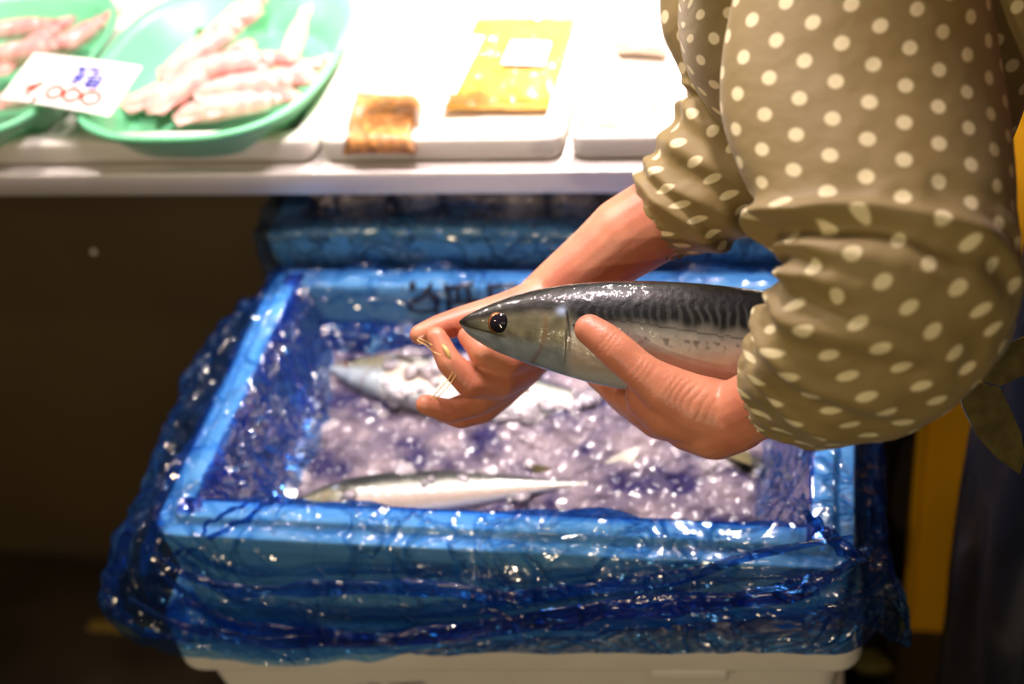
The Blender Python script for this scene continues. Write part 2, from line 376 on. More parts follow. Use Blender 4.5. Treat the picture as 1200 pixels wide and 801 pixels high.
# ------------------------------------------------------------------ blue film liner
def crumple(p, s=1.0, seed=0):
    q = Vector((p[0]*s+seed*3.1, p[1]*s, p[2]*s))
    w = Vector((noise.noise(q*7), noise.noise(q*7+Vector((9,2,4))), noise.noise(q*7+Vector((1,8,3)))))*.045
    q2 = q+w
    v = 0
    for sc, a in ((11, 1.0), (24, .55), (52, .3)):
        d = noise.voronoi(q2*sc)[0]
        v += a*(min((d[1]-d[0])*1.6, 1)-.5)*-1
    return v*.6 + noise.noise(q*16)*.5
hemF = [PY(px, py, .728) for px, py in ((140,722),(165,742),(200,752),(300,770),(340,773),(430,765),(560,752),(640,744),(700,745),(712,738),(860,724),(940,716),(975,703),(1005,690),(1025,665))]
hemT = sorted([(p.x, p.z) for p in hemF])
def film_liner():
    st = []                                  # stations: (x, y, nx, ny)
    def side(ax, ay, bx, by, n, nx, ny):
        for k in range(n): st.append((ax+(bx-ax)*k/n, ay+(by-ay)*k/n, nx, ny))
    r = .02
    def corner(cx, cy, a0, n=14):
        for k in range(n):
            a = math.radians(a0+90*k/n); st.append((cx+r*math.cos(a), cy+r*math.sin(a), math.cos(a), math.sin(a)))
    side(X0+r, Y0, X1-r, Y0, 300, 0, -1); corner(X1-r, Y0+r, -90)
    side(X1, Y0+r, X1, Y1-r, 170, 1, 0); corner(X1-r, Y1-r, 0)
    side(X1-r, Y1, X0+r, Y1, 260, 0, 1); corner(X0+r, Y1-r, 90)
    side(X0, Y1-r, X0, Y0+r, 190, -1, 0); corner(X0+r, Y0+r, 180)
    NT = 150; V = []
    leftbul = sorted([(PZ(px, py, z).y, X0-PZ(px, py, z).x) for px, py, z in ((322,322,.78),(268,362,.75),(206,440,.74),(182,500,.735),(165,560,.72))])
    n = len(st)
    for i, (x, y, nx, ny) in enumerate(st):
        # weights of each side by direction
        wf_, wr, wb, wl = max(-ny, 0)**2, max(nx, 0)**2, max(ny, 0)**2, max(-nx, 0)**2
        hz = wf_*lerp_tab(hemT, x) + wr*(.69-.02*(1-(y-Y0)/.37)) + wb*.735 + wl*lerp_tab([(.75,.668),(.85,.685),(1.0,.71),(1.125,.74)], y)
        ho = wf_*.026 + wr*lerp_tab([(.75,.035),(.85,.022),(1.1,.01)], y) + wb*.006 + wl*max(lerp_tab(leftbul, y), .008)
        cornerLF = math.exp(-(((x-X0)/.05)**2+((y-Y0)/.07)**2)); ho += .008*cornerLF
        cornerRF = math.exp(-(((x-X1)/.04)**2+((y-Y0)/.05)**2)); ho += .012*cornerRF
        mid = .55*ho+.004
        zi = .688 + .02*wb
        ins = .085*wf_+.105*wl+.085*wr+.075*wb
        prof = [(-ins-.02,zi-.012), (-ins,zi+.002), (-.062,zi+.03), (-.047,.742), (-.0395,RZ-.006), (-.036,RZ+.0018), (-.0165,RZ+.0018), (-.013,RZ-.004), (.0,RZ-.0045), (.003,RZ-.010), (mid+.002,.5*(hz+RZ)+.006), (ho,hz+.012), (ho*.96,hz)]
        cum = [0]
        for a, b_ in zip(prof, prof[1:]): cum.append(cum[-1]+math.hypot(b_[0]-a[0], b_[1]-a[1]))
        for j in range(NT):
            t = j/(NT-1)*cum[-1]; k = max(q for q in range(len(cum)-1) if cum[q] <= t+1e-9); f = (t-cum[k])/(cum[k+1]-cum[k])
            o = prof[k][0]+(prof[k+1][0]-prof[k][0])*f; z = prof[k][1]+(prof[k+1][1]-prof[k][1])*f
            inside = sm(-o, .042, .07); outside = sm(o, .003, .018) if z < RZ-.006 else 0
            p0 = Vector((x+nx*o, y+ny*o, z))
            if wf_ > .5 and outside > 0: c = crumple((p0.x*.55, p0.y, p0.z*1.5), 1, 2)
            else: c = crumple(p0, 1, 1)
            onrim = 1-max(inside, outside)
            amp = .014*inside + (.009 if wf_ > .5 else .017)*outside + .0016*onrim
            dd = c*amp
            if onrim > .5: dd = abs(dd)+.0004
            # puffs that ride up off the rim here and there
            puff = max(0, noise.noise(Vector((x*14, y*14, 5)))-.12)*.03*onrim*(1 if z > RZ-.03 else 0)
            # direction: profile normal (out/up)
            i0 = max(k-0, 0); tx_, tz_ = prof[k+1][0]-prof[k][0], prof[k+1][1]-prof[k][1]; l = math.hypot(tx_, tz_) or 1
            no, nz = -tz_/l, tx_/l
            dd_o = no*dd; dd_z = nz*dd
            if inside > 0 and onrim < .5: dd_o -= .004; 
            slide = noise.noise(Vector((p0.x*20, p0.y*20, p0.z*20)))*.006*(inside+outside)
            hemw = sm(t/cum[-1], .9, 1)*(noise.noise(Vector((x*25, y*25, 1)))*.008)
            V.append(p0+Vector((nx*(dd_o), ny*(dd_o), dd_z+puff+hemw))+Vector((-ny, nx, 0))*slide)
    Fc = grid_faces(n, NT, closed_n=True)
    # looser inner layers of the bag, bunched against the inside walls
    def layer(sel, prof_of, amp, seed, m=90):
        o0 = len(V); idx = [i for i in range(n) if sel(i)]
        for i in idx:
            x, y, nx, ny = st[i]; pr = prof_of(x, y, nx, ny)
            cu = [0]
            for a, b_ in zip(pr, pr[1:]): cu.append(cu[-1]+math.hypot(b_[0]-a[0], b_[1]-a[1]))
            for j in range(m):
                t = j/(m-1)*cu[-1]; k = max(q for q in range(len(cu)-1) if cu[q] <= t+1e-9); f = (t-cu[k])/(cu[k+1]-cu[k])
                o = pr[k][0]+(pr[k+1][0]-pr[k][0])*f; z = pr[k][1]+(pr[k+1][1]-pr[k][1])*f
                p0 = Vector((x+nx*o, y+ny*o, z)); e = sm(j/(m-1), 0, .12)
                c = crumple(p0, 1, seed)*amp*(.25+.75*e)
                V.append(p0+Vector((nx*c*.8, ny*c*.8, c*.5))+Vector((-ny, nx, 0))*(noise.noise(p0*22+Vector((seed,0,0)))*.007))
        closed = len(idx) == n
        for f_ in grid_faces(len(idx), m, closed_n=closed, off=o0): Fc.append(f_)
    layer(lambda i: True, lambda x, y, nx, ny: [(-.034-.016*(ny>.5),RZ+.003-.040*(ny>.5)), (-.044-.007*(ny>.5),RZ-.012-.030*(ny>.5)), (-.056,.736), (-.070,.715), (-.088-.02*max(-nx,0),.698), (-.105-.02*max(-nx,0),.693)], .012, 11)
    layer(lambda i: st[i][3] > -.95, lambda x, y, nx, ny: [(-.036-.008*noise.noise(Vector((x*19,y*19,4)))-.024*(ny>.5),RZ+.0045-.045*(ny>.5)), (-.048-.009*(ny>.5),RZ-.010-.034*(ny>.5)), (-.064,.741), (-.078,.722), (-.090-.018*max(-nx,0),.706)], .014, 17)
    layer(lambda i: st[i][2] < -.3 , lambda x, y, nx, ny: [(-.008-.012*noise.noise(Vector((x*19,y*23,8))),RZ+.003), (-.001,RZ-.001), (.008,RZ-.02), (.022,.735), (.03,.70)], .012, 23)
    layer(lambda i: st[i][3] < -.3 or st[i][2] > .3, lambda x, y, nx, ny: [(.010,(lerp_tab([(-.55,.672),(-.33,.672),(-.15,.715),(.05,.745)], x) if ny < -.3 else .74)+.012*noise.noise(Vector((x*9,y*7,3)))), (.016,(lerp_tab([(-.55,.664),(-.33,.664),(-.15,.70),(.05,.72)], x) if ny < -.3 else .72)), (.022,(lerp_tab([(-.55,.656),(-.33,.656),(-.15,.68),(.05,.70)], x) if ny < -.3 else .71)), (.026,lerp_tab(hemT, x)+.004 if ny < -.3 else .70)], .009, 29)
    # bottom sheet under the ice
    off = len(V); idx = list(range(0, n))
    V.append(Vector(((X0+X1)/2, (Y0+Y1)/2, .682)))
    for k in range(n): Fc.append((off, ((k+1) % n)*NT, k*NT))
    # gathered, doubled folds: flattened tubes of film lying on the drape
    def rope(pts, w, flat, seed, push=.0, yv=None):
        m = 90; P3 = []; rad = []
        for k in range(m):
            px, py = cr(pts, k/(m-1)); yy = (yv if yv is not None else .7245)-push
            p = PY(px, py, yy); jit = Vector((noise.noise(Vector((k*.09, seed, 0))), noise.noise(Vector((k*.09, seed, 7)))*.6, noise.noise(Vector((k*.09, seed, 3)))))*.006
            P3.append(p+jit); e = math.sin(PI*min(max(k/(m-1), .02), .98))**.5
            rad.append(max(w*e*(1+.5*noise.noise(Vector((k*.16, seed, 9)))), .0008))
        o0 = len(V); nn = 14
        for k, p in enumerate(P3):
            tv = (P3[min(k+1, m-1)]-P3[max(k-1, 0)]).normalized(); nv = Vector((0,-1,0)); up = nv.cross(tv).normalized()
            for q in range(nn):
                th = 2*PI*q/nn; rr = rad[k]*(1+.18*math.sin(3*th+k*.21+seed))
                V.append(p+up*math.cos(th)*rr+nv*math.sin(th)*rr*flat)
        for f_ in grid_faces(m, nn, closed_m=True, off=o0): Fc.append(f_)
    rope([(172,640),(215,672),(262,688),(330,692),(420,686),(520,692),(620,700),(740,682),(880,652),(1000,628)], .0085, .35, 1)
    rope([(185,668),(240,715),(300,738),(420,748),(560,735),(720,718),(860,700),(985,668)], .011, .3, 2, .004)
    rope([(150,700),(230,738),(330,752),(480,744),(640,722),(800,705),(940,690),(1015,655)], .009, .35, 3, .008)
    rope([(560,720),(640,728),(740,716),(860,706),(960,696)], .008, .35, 8, .009)
    rope([(150,610),(140,660),(130,700),(160,735),(230,752)], .007, .5, 5, .004)
    rope([(330,583),(285,608),(240,636),(190,655)], .0028, .4, 6, -.016, .735)
    rope([(300,584),(250,610),(215,650)], .002, .4, 9, -.016, .735)
    rope([(940,600),(970,625),(1000,650),(1022,640)], .006, .4, 7, -.008)
    o = mesh('plastic_liner', V, Fc, M_film, None, True)
    return tag(o, 'crumpled translucent blue plastic bag lining the open crate and hanging over its rim', 'plastic bag')
film_liner()

V = [Vector((bx0+.05+(bx1-bx0-.1)*i/79, by0+.045+(by1-by0-.09)*j/39, .772+.010*noise.noise(Vector((i*.22, j*.22, 9))))) for i in range(80) for j in range(40)]
o = mesh('ice_slush', V, grid_faces(80, 40), M_ice); m_ = o.modifiers.new('s', 'SOLIDIFY'); m_.thickness = .06; m_.offset = -1; bake(o)
tag(o, 'ice filling the film-covered crate half under the counter', 'ice', kind='stuff')
# film over the second crate
def film_back():
    V = []; nx_, ny_ = 260, 110
    for i in range(nx_):
        for j in range(ny_):
            x = bx0-.006+(bx1-bx0+.012)*i/(nx_-1); t = j/(ny_-1)
            if t < .28: y = by0-.006-.004*(1-t/.28); z = .735+(.803-.735)*(t/.28)
            else: y = by0-.004+(t-.28)/.72*(.34-.0); z = .803
            c = crumple((x*.6, y*1.3, z), 1, 5)
            dz = (abs(c)*.010+max(0, noise.noise(Vector((x*6, y*9, 2))))*.018)*(1 if t > .28 else .25)
            dz = min(dz, .04)
            V.append(Vector((x, y-abs(c)*.003*(t < .3), z+dz)))
    o = mesh('plastic_sheet', V, grid_faces(nx_, ny_), M_film, None, True)
    return tag(o, 'blue plastic film over the crate half under the counter', 'plastic sheet')
film_back()

# ------------------------------------------------------------------ ice
def ice_h(x, y):
    cx, cy = (x-(X0+X1)/2)/.26, (y-(Y0+Y1)/2)/.15
    m = max(0, 1-(cx*cx)**2*.5-(cy*cy)**2*.5)
    return .692+.014*m+.016*(y-.94)/.15*.6+.007*noise.noise(Vector((x*13, y*13, 0)))+.004*noise.noise(Vector((x*40, y*40, 0)))
V = []; nx_, ny_ = 220, 140
for i in range(nx_):
    for j in range(ny_):
        x = X0+.062+(X1-X0-.124)*i/(nx_-1); y = Y0+.055+(Y1-Y0-.115)*j/(ny_-1)
        V.append(Vector((x, y, ice_h(x, y))))
base = mesh('ice_slush', V, grid_faces(nx_, ny_), M_slush)
so = base.modifiers.new('s', 'SOLIDIFY'); so.thickness = .014; so.offset = -1; bake(base)
tag(base, 'wet greyish purple bed of melting ice filling the open crate', 'ice', kind='stuff')
def chunk(V, Fc, c, s, rnd):
    bm = bmesh.new(); bmesh.ops.create_icosphere(bm, subdivisions=2, radius=1)
    sx, sy, sz = s*rnd.uniform(.8,1.6), s*rnd.uniform(.7,1.2), s*rnd.uniform(.3,.55)
    R = Matrix.Rotation(rnd.uniform(0,6), 3, 'Z') @ Matrix.Rotation(rnd.uniform(-.5,.5), 3, 'X')
    sd = rnd.uniform(0,99); off = len(V)
    for v in bm.verts:
        k = 1+.35*noise.noise(v.co*1.3+Vector((sd,0,0)))
        V.append(c+R@Vector((v.co.x*sx*k, v.co.y*sy*k, v.co.z*sz*k)))
    for f in bm.faces: Fc.append(tuple(off+v.index for v in f.verts))
    bm.free()
rnd = random.Random(3); V = []; Fc = []
for k in range(620):
    x = rnd.uniform(X0+.072, X1-.072); y = rnd.uniform(Y0+.065, Y1-.075)
    s = rnd.choice([.004,.005,.007,.010,.013,.016])*rnd.uniform(.8,1.15)
    chunk(V, Fc, Vector((x, y, ice_h(x, y)+s*.25)), s, rnd)
ICE_V, ICE_F = V, Fc
big = [((512,512),.020),((625,512),.017),((560,500),.018),((395,500),.020),((430,540),.018),((470,495),.019),((700,520),.015),((790,560),.017),((860,540),.024),((905,560),.018),((655,545),.015),((380,455),.02),((600,560),.012),((760,500),.02)]
lab = ['beside the back fish under the fingers','in the middle below the hand','between two fish','at the left end','left of the front fish','left of the middle','just right of the middle','right of the middle','under the wrist','in the right corner','behind the tail of the front fish','in the back left corner','by the front fish','under the palm']
for (p, s), l in zip(big, lab):
    V = []; Fc = []; q = PZ(*p, .715); q.z = ice_h(q.x, q.y)+s*.22
    chunk(V, Fc, Vector((0,0,0)), s, rnd)
    o = mesh('ice_chunk', V, Fc, M_ice); o.location = q
    md = o.modifiers.new('s', 'SUBSURF'); md.levels = 1; bake(o)
    tag(o, 'large smooth lump of ice '+l, 'ice', 'larger lumps of ice in the open crate')

# ------------------------------------------------------------------ mackerel
HP = [(0,.03),(.02,.17),(.05,.34),(.1,.58),(.16,.79),(.22,.92),(.32,1.0),(.42,.98),(.55,.85),(.68,.63),(.8,.38),(.9,.17),(.96,.10),(1,.12)]
def c3(*a): return np.array(lin(*a)[:3])
K_back, K_strip, K_side, K_silv, K_belly, K_low = c3(15,19,20), c3(66,72,68), c3(122,124,114), c3(172,172,164), c3(176,160,146), c3(186,188,190)
K_cheek, K_jaw, K_snout = c3(108,106,82), c3(138,150,160), c3(34,32,26)
def fish_col(u, t, side, pink=1.0):
    n1 = noise.noise(Vector((u*30, t*5, side))); n2 = noise.noise(Vector((u*80, t*22, side+4)))
    edge = .40+.04*n1
    if u > .2 or True:
        back = 1-sm(t, edge-.07, edge+.05)
        ph = u*2*PI*52 + 2.4*math.sin(t*17+u*9)+2.5*noise.noise(Vector((u*14, t*9, 3+side)))
        s = sm(math.sin(ph)+.5*n2, -.1, .7)*(.45+.55*sm(u,.28,.5))*(1-.35*abs(n1))
        bc = K_back*(1-s*sm(t,.10,.30)*.85)+K_strip*(s*sm(t,.10,.30)*.85)
        lat = K_side*(1-sm(t,.40,.58))+K_silv*sm(t,.40,.58)
        spot = sm(n2, .12, .4)*(1-abs(t-.53)/.09 if abs(t-.53) < .09 else 0); lat = lat*(1-.55*spot)
        lat = lat*(1-sm(t,.55,.72)*pink)+K_belly*sm(t,.55,.72)*pink
        lat = lat*(1-sm(t,.82,.95))+K_low*sm(t,.82,.95)
        col = bc*back+lat*(1-back)
        ll = abs(t-(.36+.10*sm(u,.2,.6)+.004*math.sin(u*150)))
        if u > .22 and ll < .007: col = col*.45
    if u < .23:
        h = 1-sm(u, .185, .215)
        top = 1-sm(t, .22+.05*n1, .38+.05*n1)
        hc = K_snout*top+(K_cheek*(1-sm(t,.6,.82))+K_jaw*sm(t,.6,.82))*(1-top)
        hc = hc*(1+.45*noise.noise(Vector((u*45, t*6, side+8))))
        w = 1-sm(u, .015, .05)
        hc = hc*(1-w*(1-sm(t,.45,.8)))+K_snout*w*(1-sm(t,.45,.8))
        # preopercle and mouth lines
        pre = math.exp(-((u-(.135+.02*math.sin(t*PI)))/.0035)**2)*sm(t,.3,.4); hc = hc*(1-.5*pre)+c3(120,80,44)*.5*pre
        m_ = math.exp(-((t-(.60+u*1.2))/.03)**2)*(1-sm(u,.075,.09)); hc = hc*(1-.55*m_)
        pale = math.exp(-(((u-.185)/.01)**2+((t-.30)/.05)**2)); hc = hc*(1-pale)+c3(150,170,200)*pale
        slit = math.exp(-((u-(.19+.012*math.sin((t-.2)*PI)))/.0028)**2)*sm(t,.25,.33)*(1-sm(t,.62,.8)); 
        col = col*(1-h)+hc*h; col = col*(1-.85*slit)
    return np.clip(col, 0, 1)
def mackerel(frame, label, group=None, nu=360, na=120, loc=(0,0,0), pink=1.0, mouth=True, name='mackerel', eye_sides=(1,-1)):
    """frame(u) -> centre, up*halfheight, lateral*halfwidth ; u in 0..1 snout to tail root"""
    t = thing(name, label, 'fish', loc, group)
    V = []; col = []; L0 = Vector(loc)
    for i in range(nu):
        u = (i/(nu-1))**1.15; c, U, W = frame(u)
        for j in range(na):
            th = 2*PI*j/na; cy, sx = math.cos(th), math.sin(th)
            tt = (1-cy)/2; k = 1.0
            if .02 < u < .195:                        # gill cover stands proud, cheek hollow
                k += .03*sm(u,.12,.145)*sm(tt,.25,.4)*(1-sm(tt,.8,.95))*(1-sm(u,.19,.199))
            if u >= .195: k -= .015*(1-sm(u,.195,.23))*sm(tt,.25,.4)*(1-sm(tt,.8,.95))
            me_ = math.exp(-((tt-(.60+u*1.2))/.025)**2)*(1-sm(u,.075,.09)); k -= .04*me_
            ww = abs(sx)**.9*(1 if sx >= 0 else -1)*(1-.12*max(0,-cy))
            V.append(c+U*cy*k+W*ww*k-L0)
            col.append((*fish_col(u, tt, 1 if sx > 0 else 9, pink), 1))
    Fc = grid_faces(nu, na, closed_m=True); Fc.append(tuple(range(na))[::-1]); Fc.append(tuple((nu-1)*na+k for k in range(na)))
    mesh('body', V, Fc, M_fish, t, True, col=col)
    H = max(frame(.35)[1].length, .01)
    # eyes
    for s in eye_sides:
        u = .073; c, U, W = frame(u); ax = (frame(u+.02)[0]-frame(u-.02)[0]).normalized(); Un = U.normalized(); Wn = W.normalized()*s
        cen = c+U*.10+W*s*.93-L0; R_ = H*.27
        V = []; Fc = []; n1, n2 = 10, 28
        def disc(r0, r1, h0, h1, V, Fc, hump):
            o = len(V)
            for a in range(n1):
                f = a/(n1-1); r = r0+(r1-r0)*f
                for b_ in range(n2):
                    th = 2*PI*b_/n2; V.append(cen+(ax*math.cos(th)+Un*math.sin(th)*.92)*r+Wn*(h0+(h1-h0)*(f**2)))
            Fc += grid_faces(n1, n2, closed_m=True, off=o)
        disc(.0001, R_, R_*.28, -R_*.3, V, Fc, 1)
        e = mesh('eye', V, Fc, M_eye, t)
        V = []; Fc = []; disc(.0001, R_*.72, R_*.305, R_*.06, V, Fc, 1)
        mesh('pupil', V, Fc, M_pupil, e)
    # fins
    def fin(name, pts, thick=.0008, ridge=True, m=M_fin):
        c = sum(pts, Vector())/len(pts); n = (pts[1]-pts[0]).cross(pts[2]-pts[0]).normalized(); V = []; k = len(pts)
        for s in (-1, 1): V += [p+n*s*thick-L0 for p in pts]
        Fc = [tuple(range(k)), tuple(range(2*k-1, k-1, -1))]+[(i, (i+1) % k, (i+1) % k+k, i+k) for i in range(k)]
        return mesh(name, V, Fc, m, t, False)
    c1, U1, W1 = frame(1.0); c0, _, _ = frame(.97); ax = (c1-c0).normalized(); up = U1.normalized(); S = H*1.9
    for s in (1, -1):
        fin('tail_lobe', [c1-ax*.004+up*s*.001, c1+up*s*H*.16, c1+ax*S*.16+up*s*H*.55, c1+ax*S*.42+up*s*H*1.0, c1+ax*S*.72+up*s*H*1.32, c1+ax*S*1.0+up*s*H*1.5, c1+ax*S*.97+up*s*H*1.15, c1+ax*S*.82+up*s*H*.72, c1+ax*S*.6+up*s*H*.32, c1+ax*S*.42+up*s*.0005], .0009)
    for u0, u1, h_ in ((.31,.39,.10),(.62,.70,.16)):
        a, Ua, _ = frame(u0); b_, Ub, _ = frame(u1); q = [a+Ua*.97, a+Ua*.97+Ua.normalized()*H*h_*.25+(b_-a)*.3, b_+Ub*.98+Ub.normalized()*H*h_*.18, b_+Ub*.97]
        fin('dorsal_fin', q, .0006)
    a, Ua, Wa = frame(.205)
    for s in eye_sides:
        axx = (frame(.3)[0]-a).normalized(); p = a+Ua*.12+Wa*s*1.0; o_ = Wa.normalized()*s
        fin('pectoral_fin', [p, p+axx*H*.2+Ua*.06+o_*.0005, p+axx*H*.62-Ua*.14+o_*.0015, p+axx*H*.55-Ua*.24+o_*.0015, p+axx*H*.08-Ua*.14+o_*.0005], .0006, m=M_dark)
    return t
# the held fish, from its measured outline
TOP = [(538,376),(549,368),(575,356),(606,345),(645,336),(700,330),(760,329),(830,333),(900,342),(970,360),(1030,384),(1080,409),(1110,425),(1128,434)]
BOT = [(539,380),(549,392),(572,407),(600,419),(640,433),(695,449),(745,458),(805,464),(860,466),(925,462),(990,454),(1055,449),(1100,446),(1122,447)]
DEP = [1.022,1.02,1.016,1.012,1.008,1.004,1.0,.998,.998,1.0,1.004,1.008,1.012,1.014]
US = [0,.02,.05,.1,.16,.25,.36,.48,.6,.71,.81,.9,.96,1.0]
def uidx(u):
    for k in range(len(US)-1):
        if u <= US[k+1]: return (k+(u-US[k])/(US[k+1]-US[k]))/(len(US)-1)
    return 1.0
def held(u):
    s = uidx(min(max(u, 0), 1)); tp = cr(TOP, s); bt = cr(BOT, s); d = float(cr([(x,) for x in DEP], s)[0])
    a, b_ = PD(*tp, d), PD(*bt, d); c = (a+b_)/2; U = (a-b_)/2
    s2 = min(s+.01, 1); s1 = s2-.02
    tg = ((PD(*cr(TOP, s2), d)+PD(*cr(BOT, s2), d))/2-(PD(*cr(TOP, s1), d)+PD(*cr(BOT, s1), d))/2).normalized()
    view = (CAM-c).normalized(); U2 = U
    W = tg.cross(U.normalized()); W = W if W.dot(view) > 0 else -W
    wk = lerp_tab([(0,.8),(.05,.62),(.2,.66),(.5,.66),(.8,.7),(.95,.9),(1,.5)], u)
    return c, U2, W*U.length*wk
hf = mackerel(held, 'large wet mackerel held up in both hands above the crate, head to the left', None, nu=620, na=220, loc=tuple(held(.4)[0]), pink=.8, eye_sides=(1,-1))
# fish lying in the ice
def lying(p0, p1, z0, z1, H, roll, bend=.0, L=None):
    a = PZ(*p0, z0); b_ = PZ(*p1, z1); ax = (b_-a).normalized()
    if L: b_ = a+ax*L
    Ln = (b_-a).length; side = Vector((0,0,1)).cross(ax).normalized()
    if side.y < 0: side = -side
    upv = (side*math.cos(roll)+Vector((0,0,1))*math.sin(roll)).normalized(); lat = ax.cross(upv).normalized()
    if lat.z < 0: lat = -lat
    def fr(u):
        c = a+(b_-a)*u+side*bend*math.sin(PI*u)
        h = lerp_tab(HP, u)*H
        return c, upv*h, lat*h*.62
    return fr
lie = [((385,430),(800,494),.722,.712,.041,-.25,-.004,'pale bright mackerel lying in ice along the back of the open crate, head left'),
       ((330,596),(690,566),.716,.716,.026,.15,.004,'slim silver mackerel lying along the front edge of the crate, tail to the right'),
       ((372,508),(640,540),.694,.690,.034,.4,.006,'greyish mackerel mostly buried under ice in the left half of the open crate'),
       ((930,560),(700,590),.696,.690,.030,.8,.0,'mackerel sunk in the ice under the near wrist, head to the right')]
for p0, p1, z0, z1, H, roll, bend, lb in lie:
    fr = lying(p0, p1, z0, z1, H, roll, bend)
    mackerel(fr, lb, 'mackerel lying in the ice of the open crate', nu=140, na=48, loc=tuple(fr(.5)[0]), eye_sides=(1,))

for (p0, p1, z0, z1, H, roll, bend, lb), nn in zip(lie, (85, 14, 60, 50)):
    fr = lying(p0, p1, z0, z1, H, roll, bend)
    for k in range(nn):
        u_ = rnd.uniform(.17, .95); a_ = math.radians(rnd.uniform(-10, 190)); c, U, W = fr(u_); s_ = rnd.choice([.004,.006,.008,.011])*rnd.uniform(.8,1.2)
        chunk(ICE_V, ICE_F, c+U*math.cos(a_)*.98+W*math.sin(a_)*.98+Vector((0,0,s_*.1)), s_, rnd)
tag(mesh('crushed_ice', ICE_V, ICE_F, M_ice), 'glistening lumps of crushed ice scattered over the fish in the open crate', 'ice', kind='stuff')

# ------------------------------------------------------------------ person
person = thing('person', 'person in a khaki dotted smock and dark apron leaning over the crate, gutting a fish', 'person', (.30,.95,0))
person['label'] = 'person in a khaki polka dot smock and dark apron leaning over the crate'
def capsule(V, Fc, a, b_, ra, rb, n=20, k=8):
    a, b_ = Vector(a), Vector(b_); d = b_-a; L = d.length
    ax = d/L if L > 1e-6 else Vector((0,0,1)); e = Vector((0,0,1)) if abs(ax.z) < .9 else Vector((1,0,0))
    u = ax.cross(e).normalized(); w = ax.cross(u); off = len(V); rings = []
    for i in range(k+1):
        th = PI/2*(1-i/k)*.999; rings.append((a-ax*math.sin(th)*ra, math.cos(th)*ra))
    for i in range(k+1):
        th = PI/2*(i/k)*.999; rings.append((b_+ax*math.sin(th)*rb, math.cos(th)*rb))
    for c, r in rings:
        for j in range(n):
            q = 2*PI*j/n; V.append(c+(u*math.cos(q)+w*math.sin(q))*r)
    Fc += grid_faces(len(rings), n, closed_m=True, off=off)
    Fc.append(tuple(off+j for j in range(n))[::-1]); Fc.append(tuple(off+(len(rings)-1)*n+j for j in range(n)))
def chain(V, Fc, pts):        # (px, py, depth, radius in px)
    for p, q in zip(pts, pts[1:]):
        capsule(V, Fc, PD(*p[:3]), PD(*q[:3]), p[3]*p[2]/F, q[3]*q[2]/F)
def blob(name, V, Fc, vox, it=6, fac=.6):
    o = mesh(name, V, Fc, M_skin)
    m = o.modifiers.new('r', 'REMESH'); m.mode = 'VOXEL'; m.voxel_size = vox; m.use_smooth_shade = True
    s = o.modifiers.new('s', 'SMOOTH'); s.factor = fac; s.iterations = it
    return bake(o)
# near hand and forearm: palm up under the fish, thumb on the camera side
V = []; Fc = []
chain(V, Fc, [(1070,345,.845,70),(1020,392,.87,58),(960,435,.90,48),(908,463,.937,43),(862,486,.962,41)])
chain(V, Fc, [(862,488,.962,42),(838,496,.975,43),(812,490,.985,40),(790,480,.988,36)])
chain(V, Fc, [(850,486,.965,40),(815,476,.966,38),(782,458,.966,31),(757,440,.966,24),(742,428,.968,22.5)])   # thenar
chain(V, Fc, [(815,485,.972,38),(785,478,.978,37),(765,465,.985,33)])
chain(V, Fc, [(745,430,.968,22.5),(724,412,.970,22.5),(708,398,.973,21),(691,386,.977,18.5)])
wr = (825,495,1.0,34)
for mc in ([(755,478,1.012,22),(728,462,1.030,18),(700,440,1.045,14.5),(668,415,1.052,12)],
           [(770,492,1.030,22),(735,470,1.055,18),(700,440,1.066,15),(668,408,1.064,12.5)],
           [(790,498,1.042,21),(757,474,1.072,17),(725,440,1.078,14),(700,405,1.072,12)],
           [(812,500,1.048,19),(790,476,1.080,15),(765,445,1.086,12.5),(745,415,1.080,11)]):
    chain(V, Fc, [wr, mc[0]]); chain(V, Fc, mc)
near = blob('body', V, Fc, .00135, 10)
# thumb-root wrinkles and knuckle creases pressed into the near hand
me = near.data; me.calc_loop_triangles() if hasattr(me, 'calc_loop_triangles') else None
def creases(me, cen, ax, n, sp, rad, depth, curve=0, ext=1.0):
    cen = Vector(cen); ax = Vector(ax).normalized()
    for v in me.vertices:
        d = v.co-cen
        if d.length > rad: continue
        s = d.dot(ax)+curve*(d.length**2)
        w = (1-(d.length/rad)**2)**1.5
        if abs(s) > n*sp/2: continue
        ph = s/sp+.35*noise.noise(v.co*90)
        f = abs((ph % 1)-.5)*2
        v.co -= v.normal*depth*w*(1-sm(f, 0, .45))
axT = (PD(690,384,.977)-PD(760,445,.966))
creases(me, PD(800,468,.93), (PD(760,440,.966)-PD(840,480,.966)), 9, .0048, .032, .0011, curve=6)
creases(me, PD(713,403,.955), axT, 3, .0038, .0145, .0006)
creases(me, PD(748,434,.945), axT, 4, .0042, .018, .0007)
# far hand and forearm
V = []; Fc = []
chain(V, Fc, [(852,110,1.065,46),(842,190,1.068,48),(788,246,1.077,50),(735,278,1.085,49),(700,306,1.09,43),(668,332,1.095,40),(640,356,1.10,38)])
for m in ([(668,340,1.095,36),(630,385,1.10,32),(620,412,1.10,25)], [(640,360,1.10,34),(600,385,1.11,27),(610,425,1.1,24)], [(668,340,1.10,34),(640,400,1.115,28),(615,430,1.11,21)]):
    chain(V, Fc, m)
chain(V, Fc, [(655,345,1.095,30),(606,364,1.085,27),(568,370,1.08,20),(540,377,1.077,18)])
chain(V, Fc, [(540,377,1.077,18),(514,384,1.073,15.5),(492,392,1.07,12.5)])           # thumb
chain(V, Fc, [(622,412,1.095,24),(592,424,1.065,20),(566,412,1.05,16.5),(549,394,1.056,13)])
chain(V, Fc, [(615,428,1.095,24),(585,447,1.07,21),(552,449,1.055,18.5),(527,425,1.05,15.5),(512,395,1.055,12.5)])
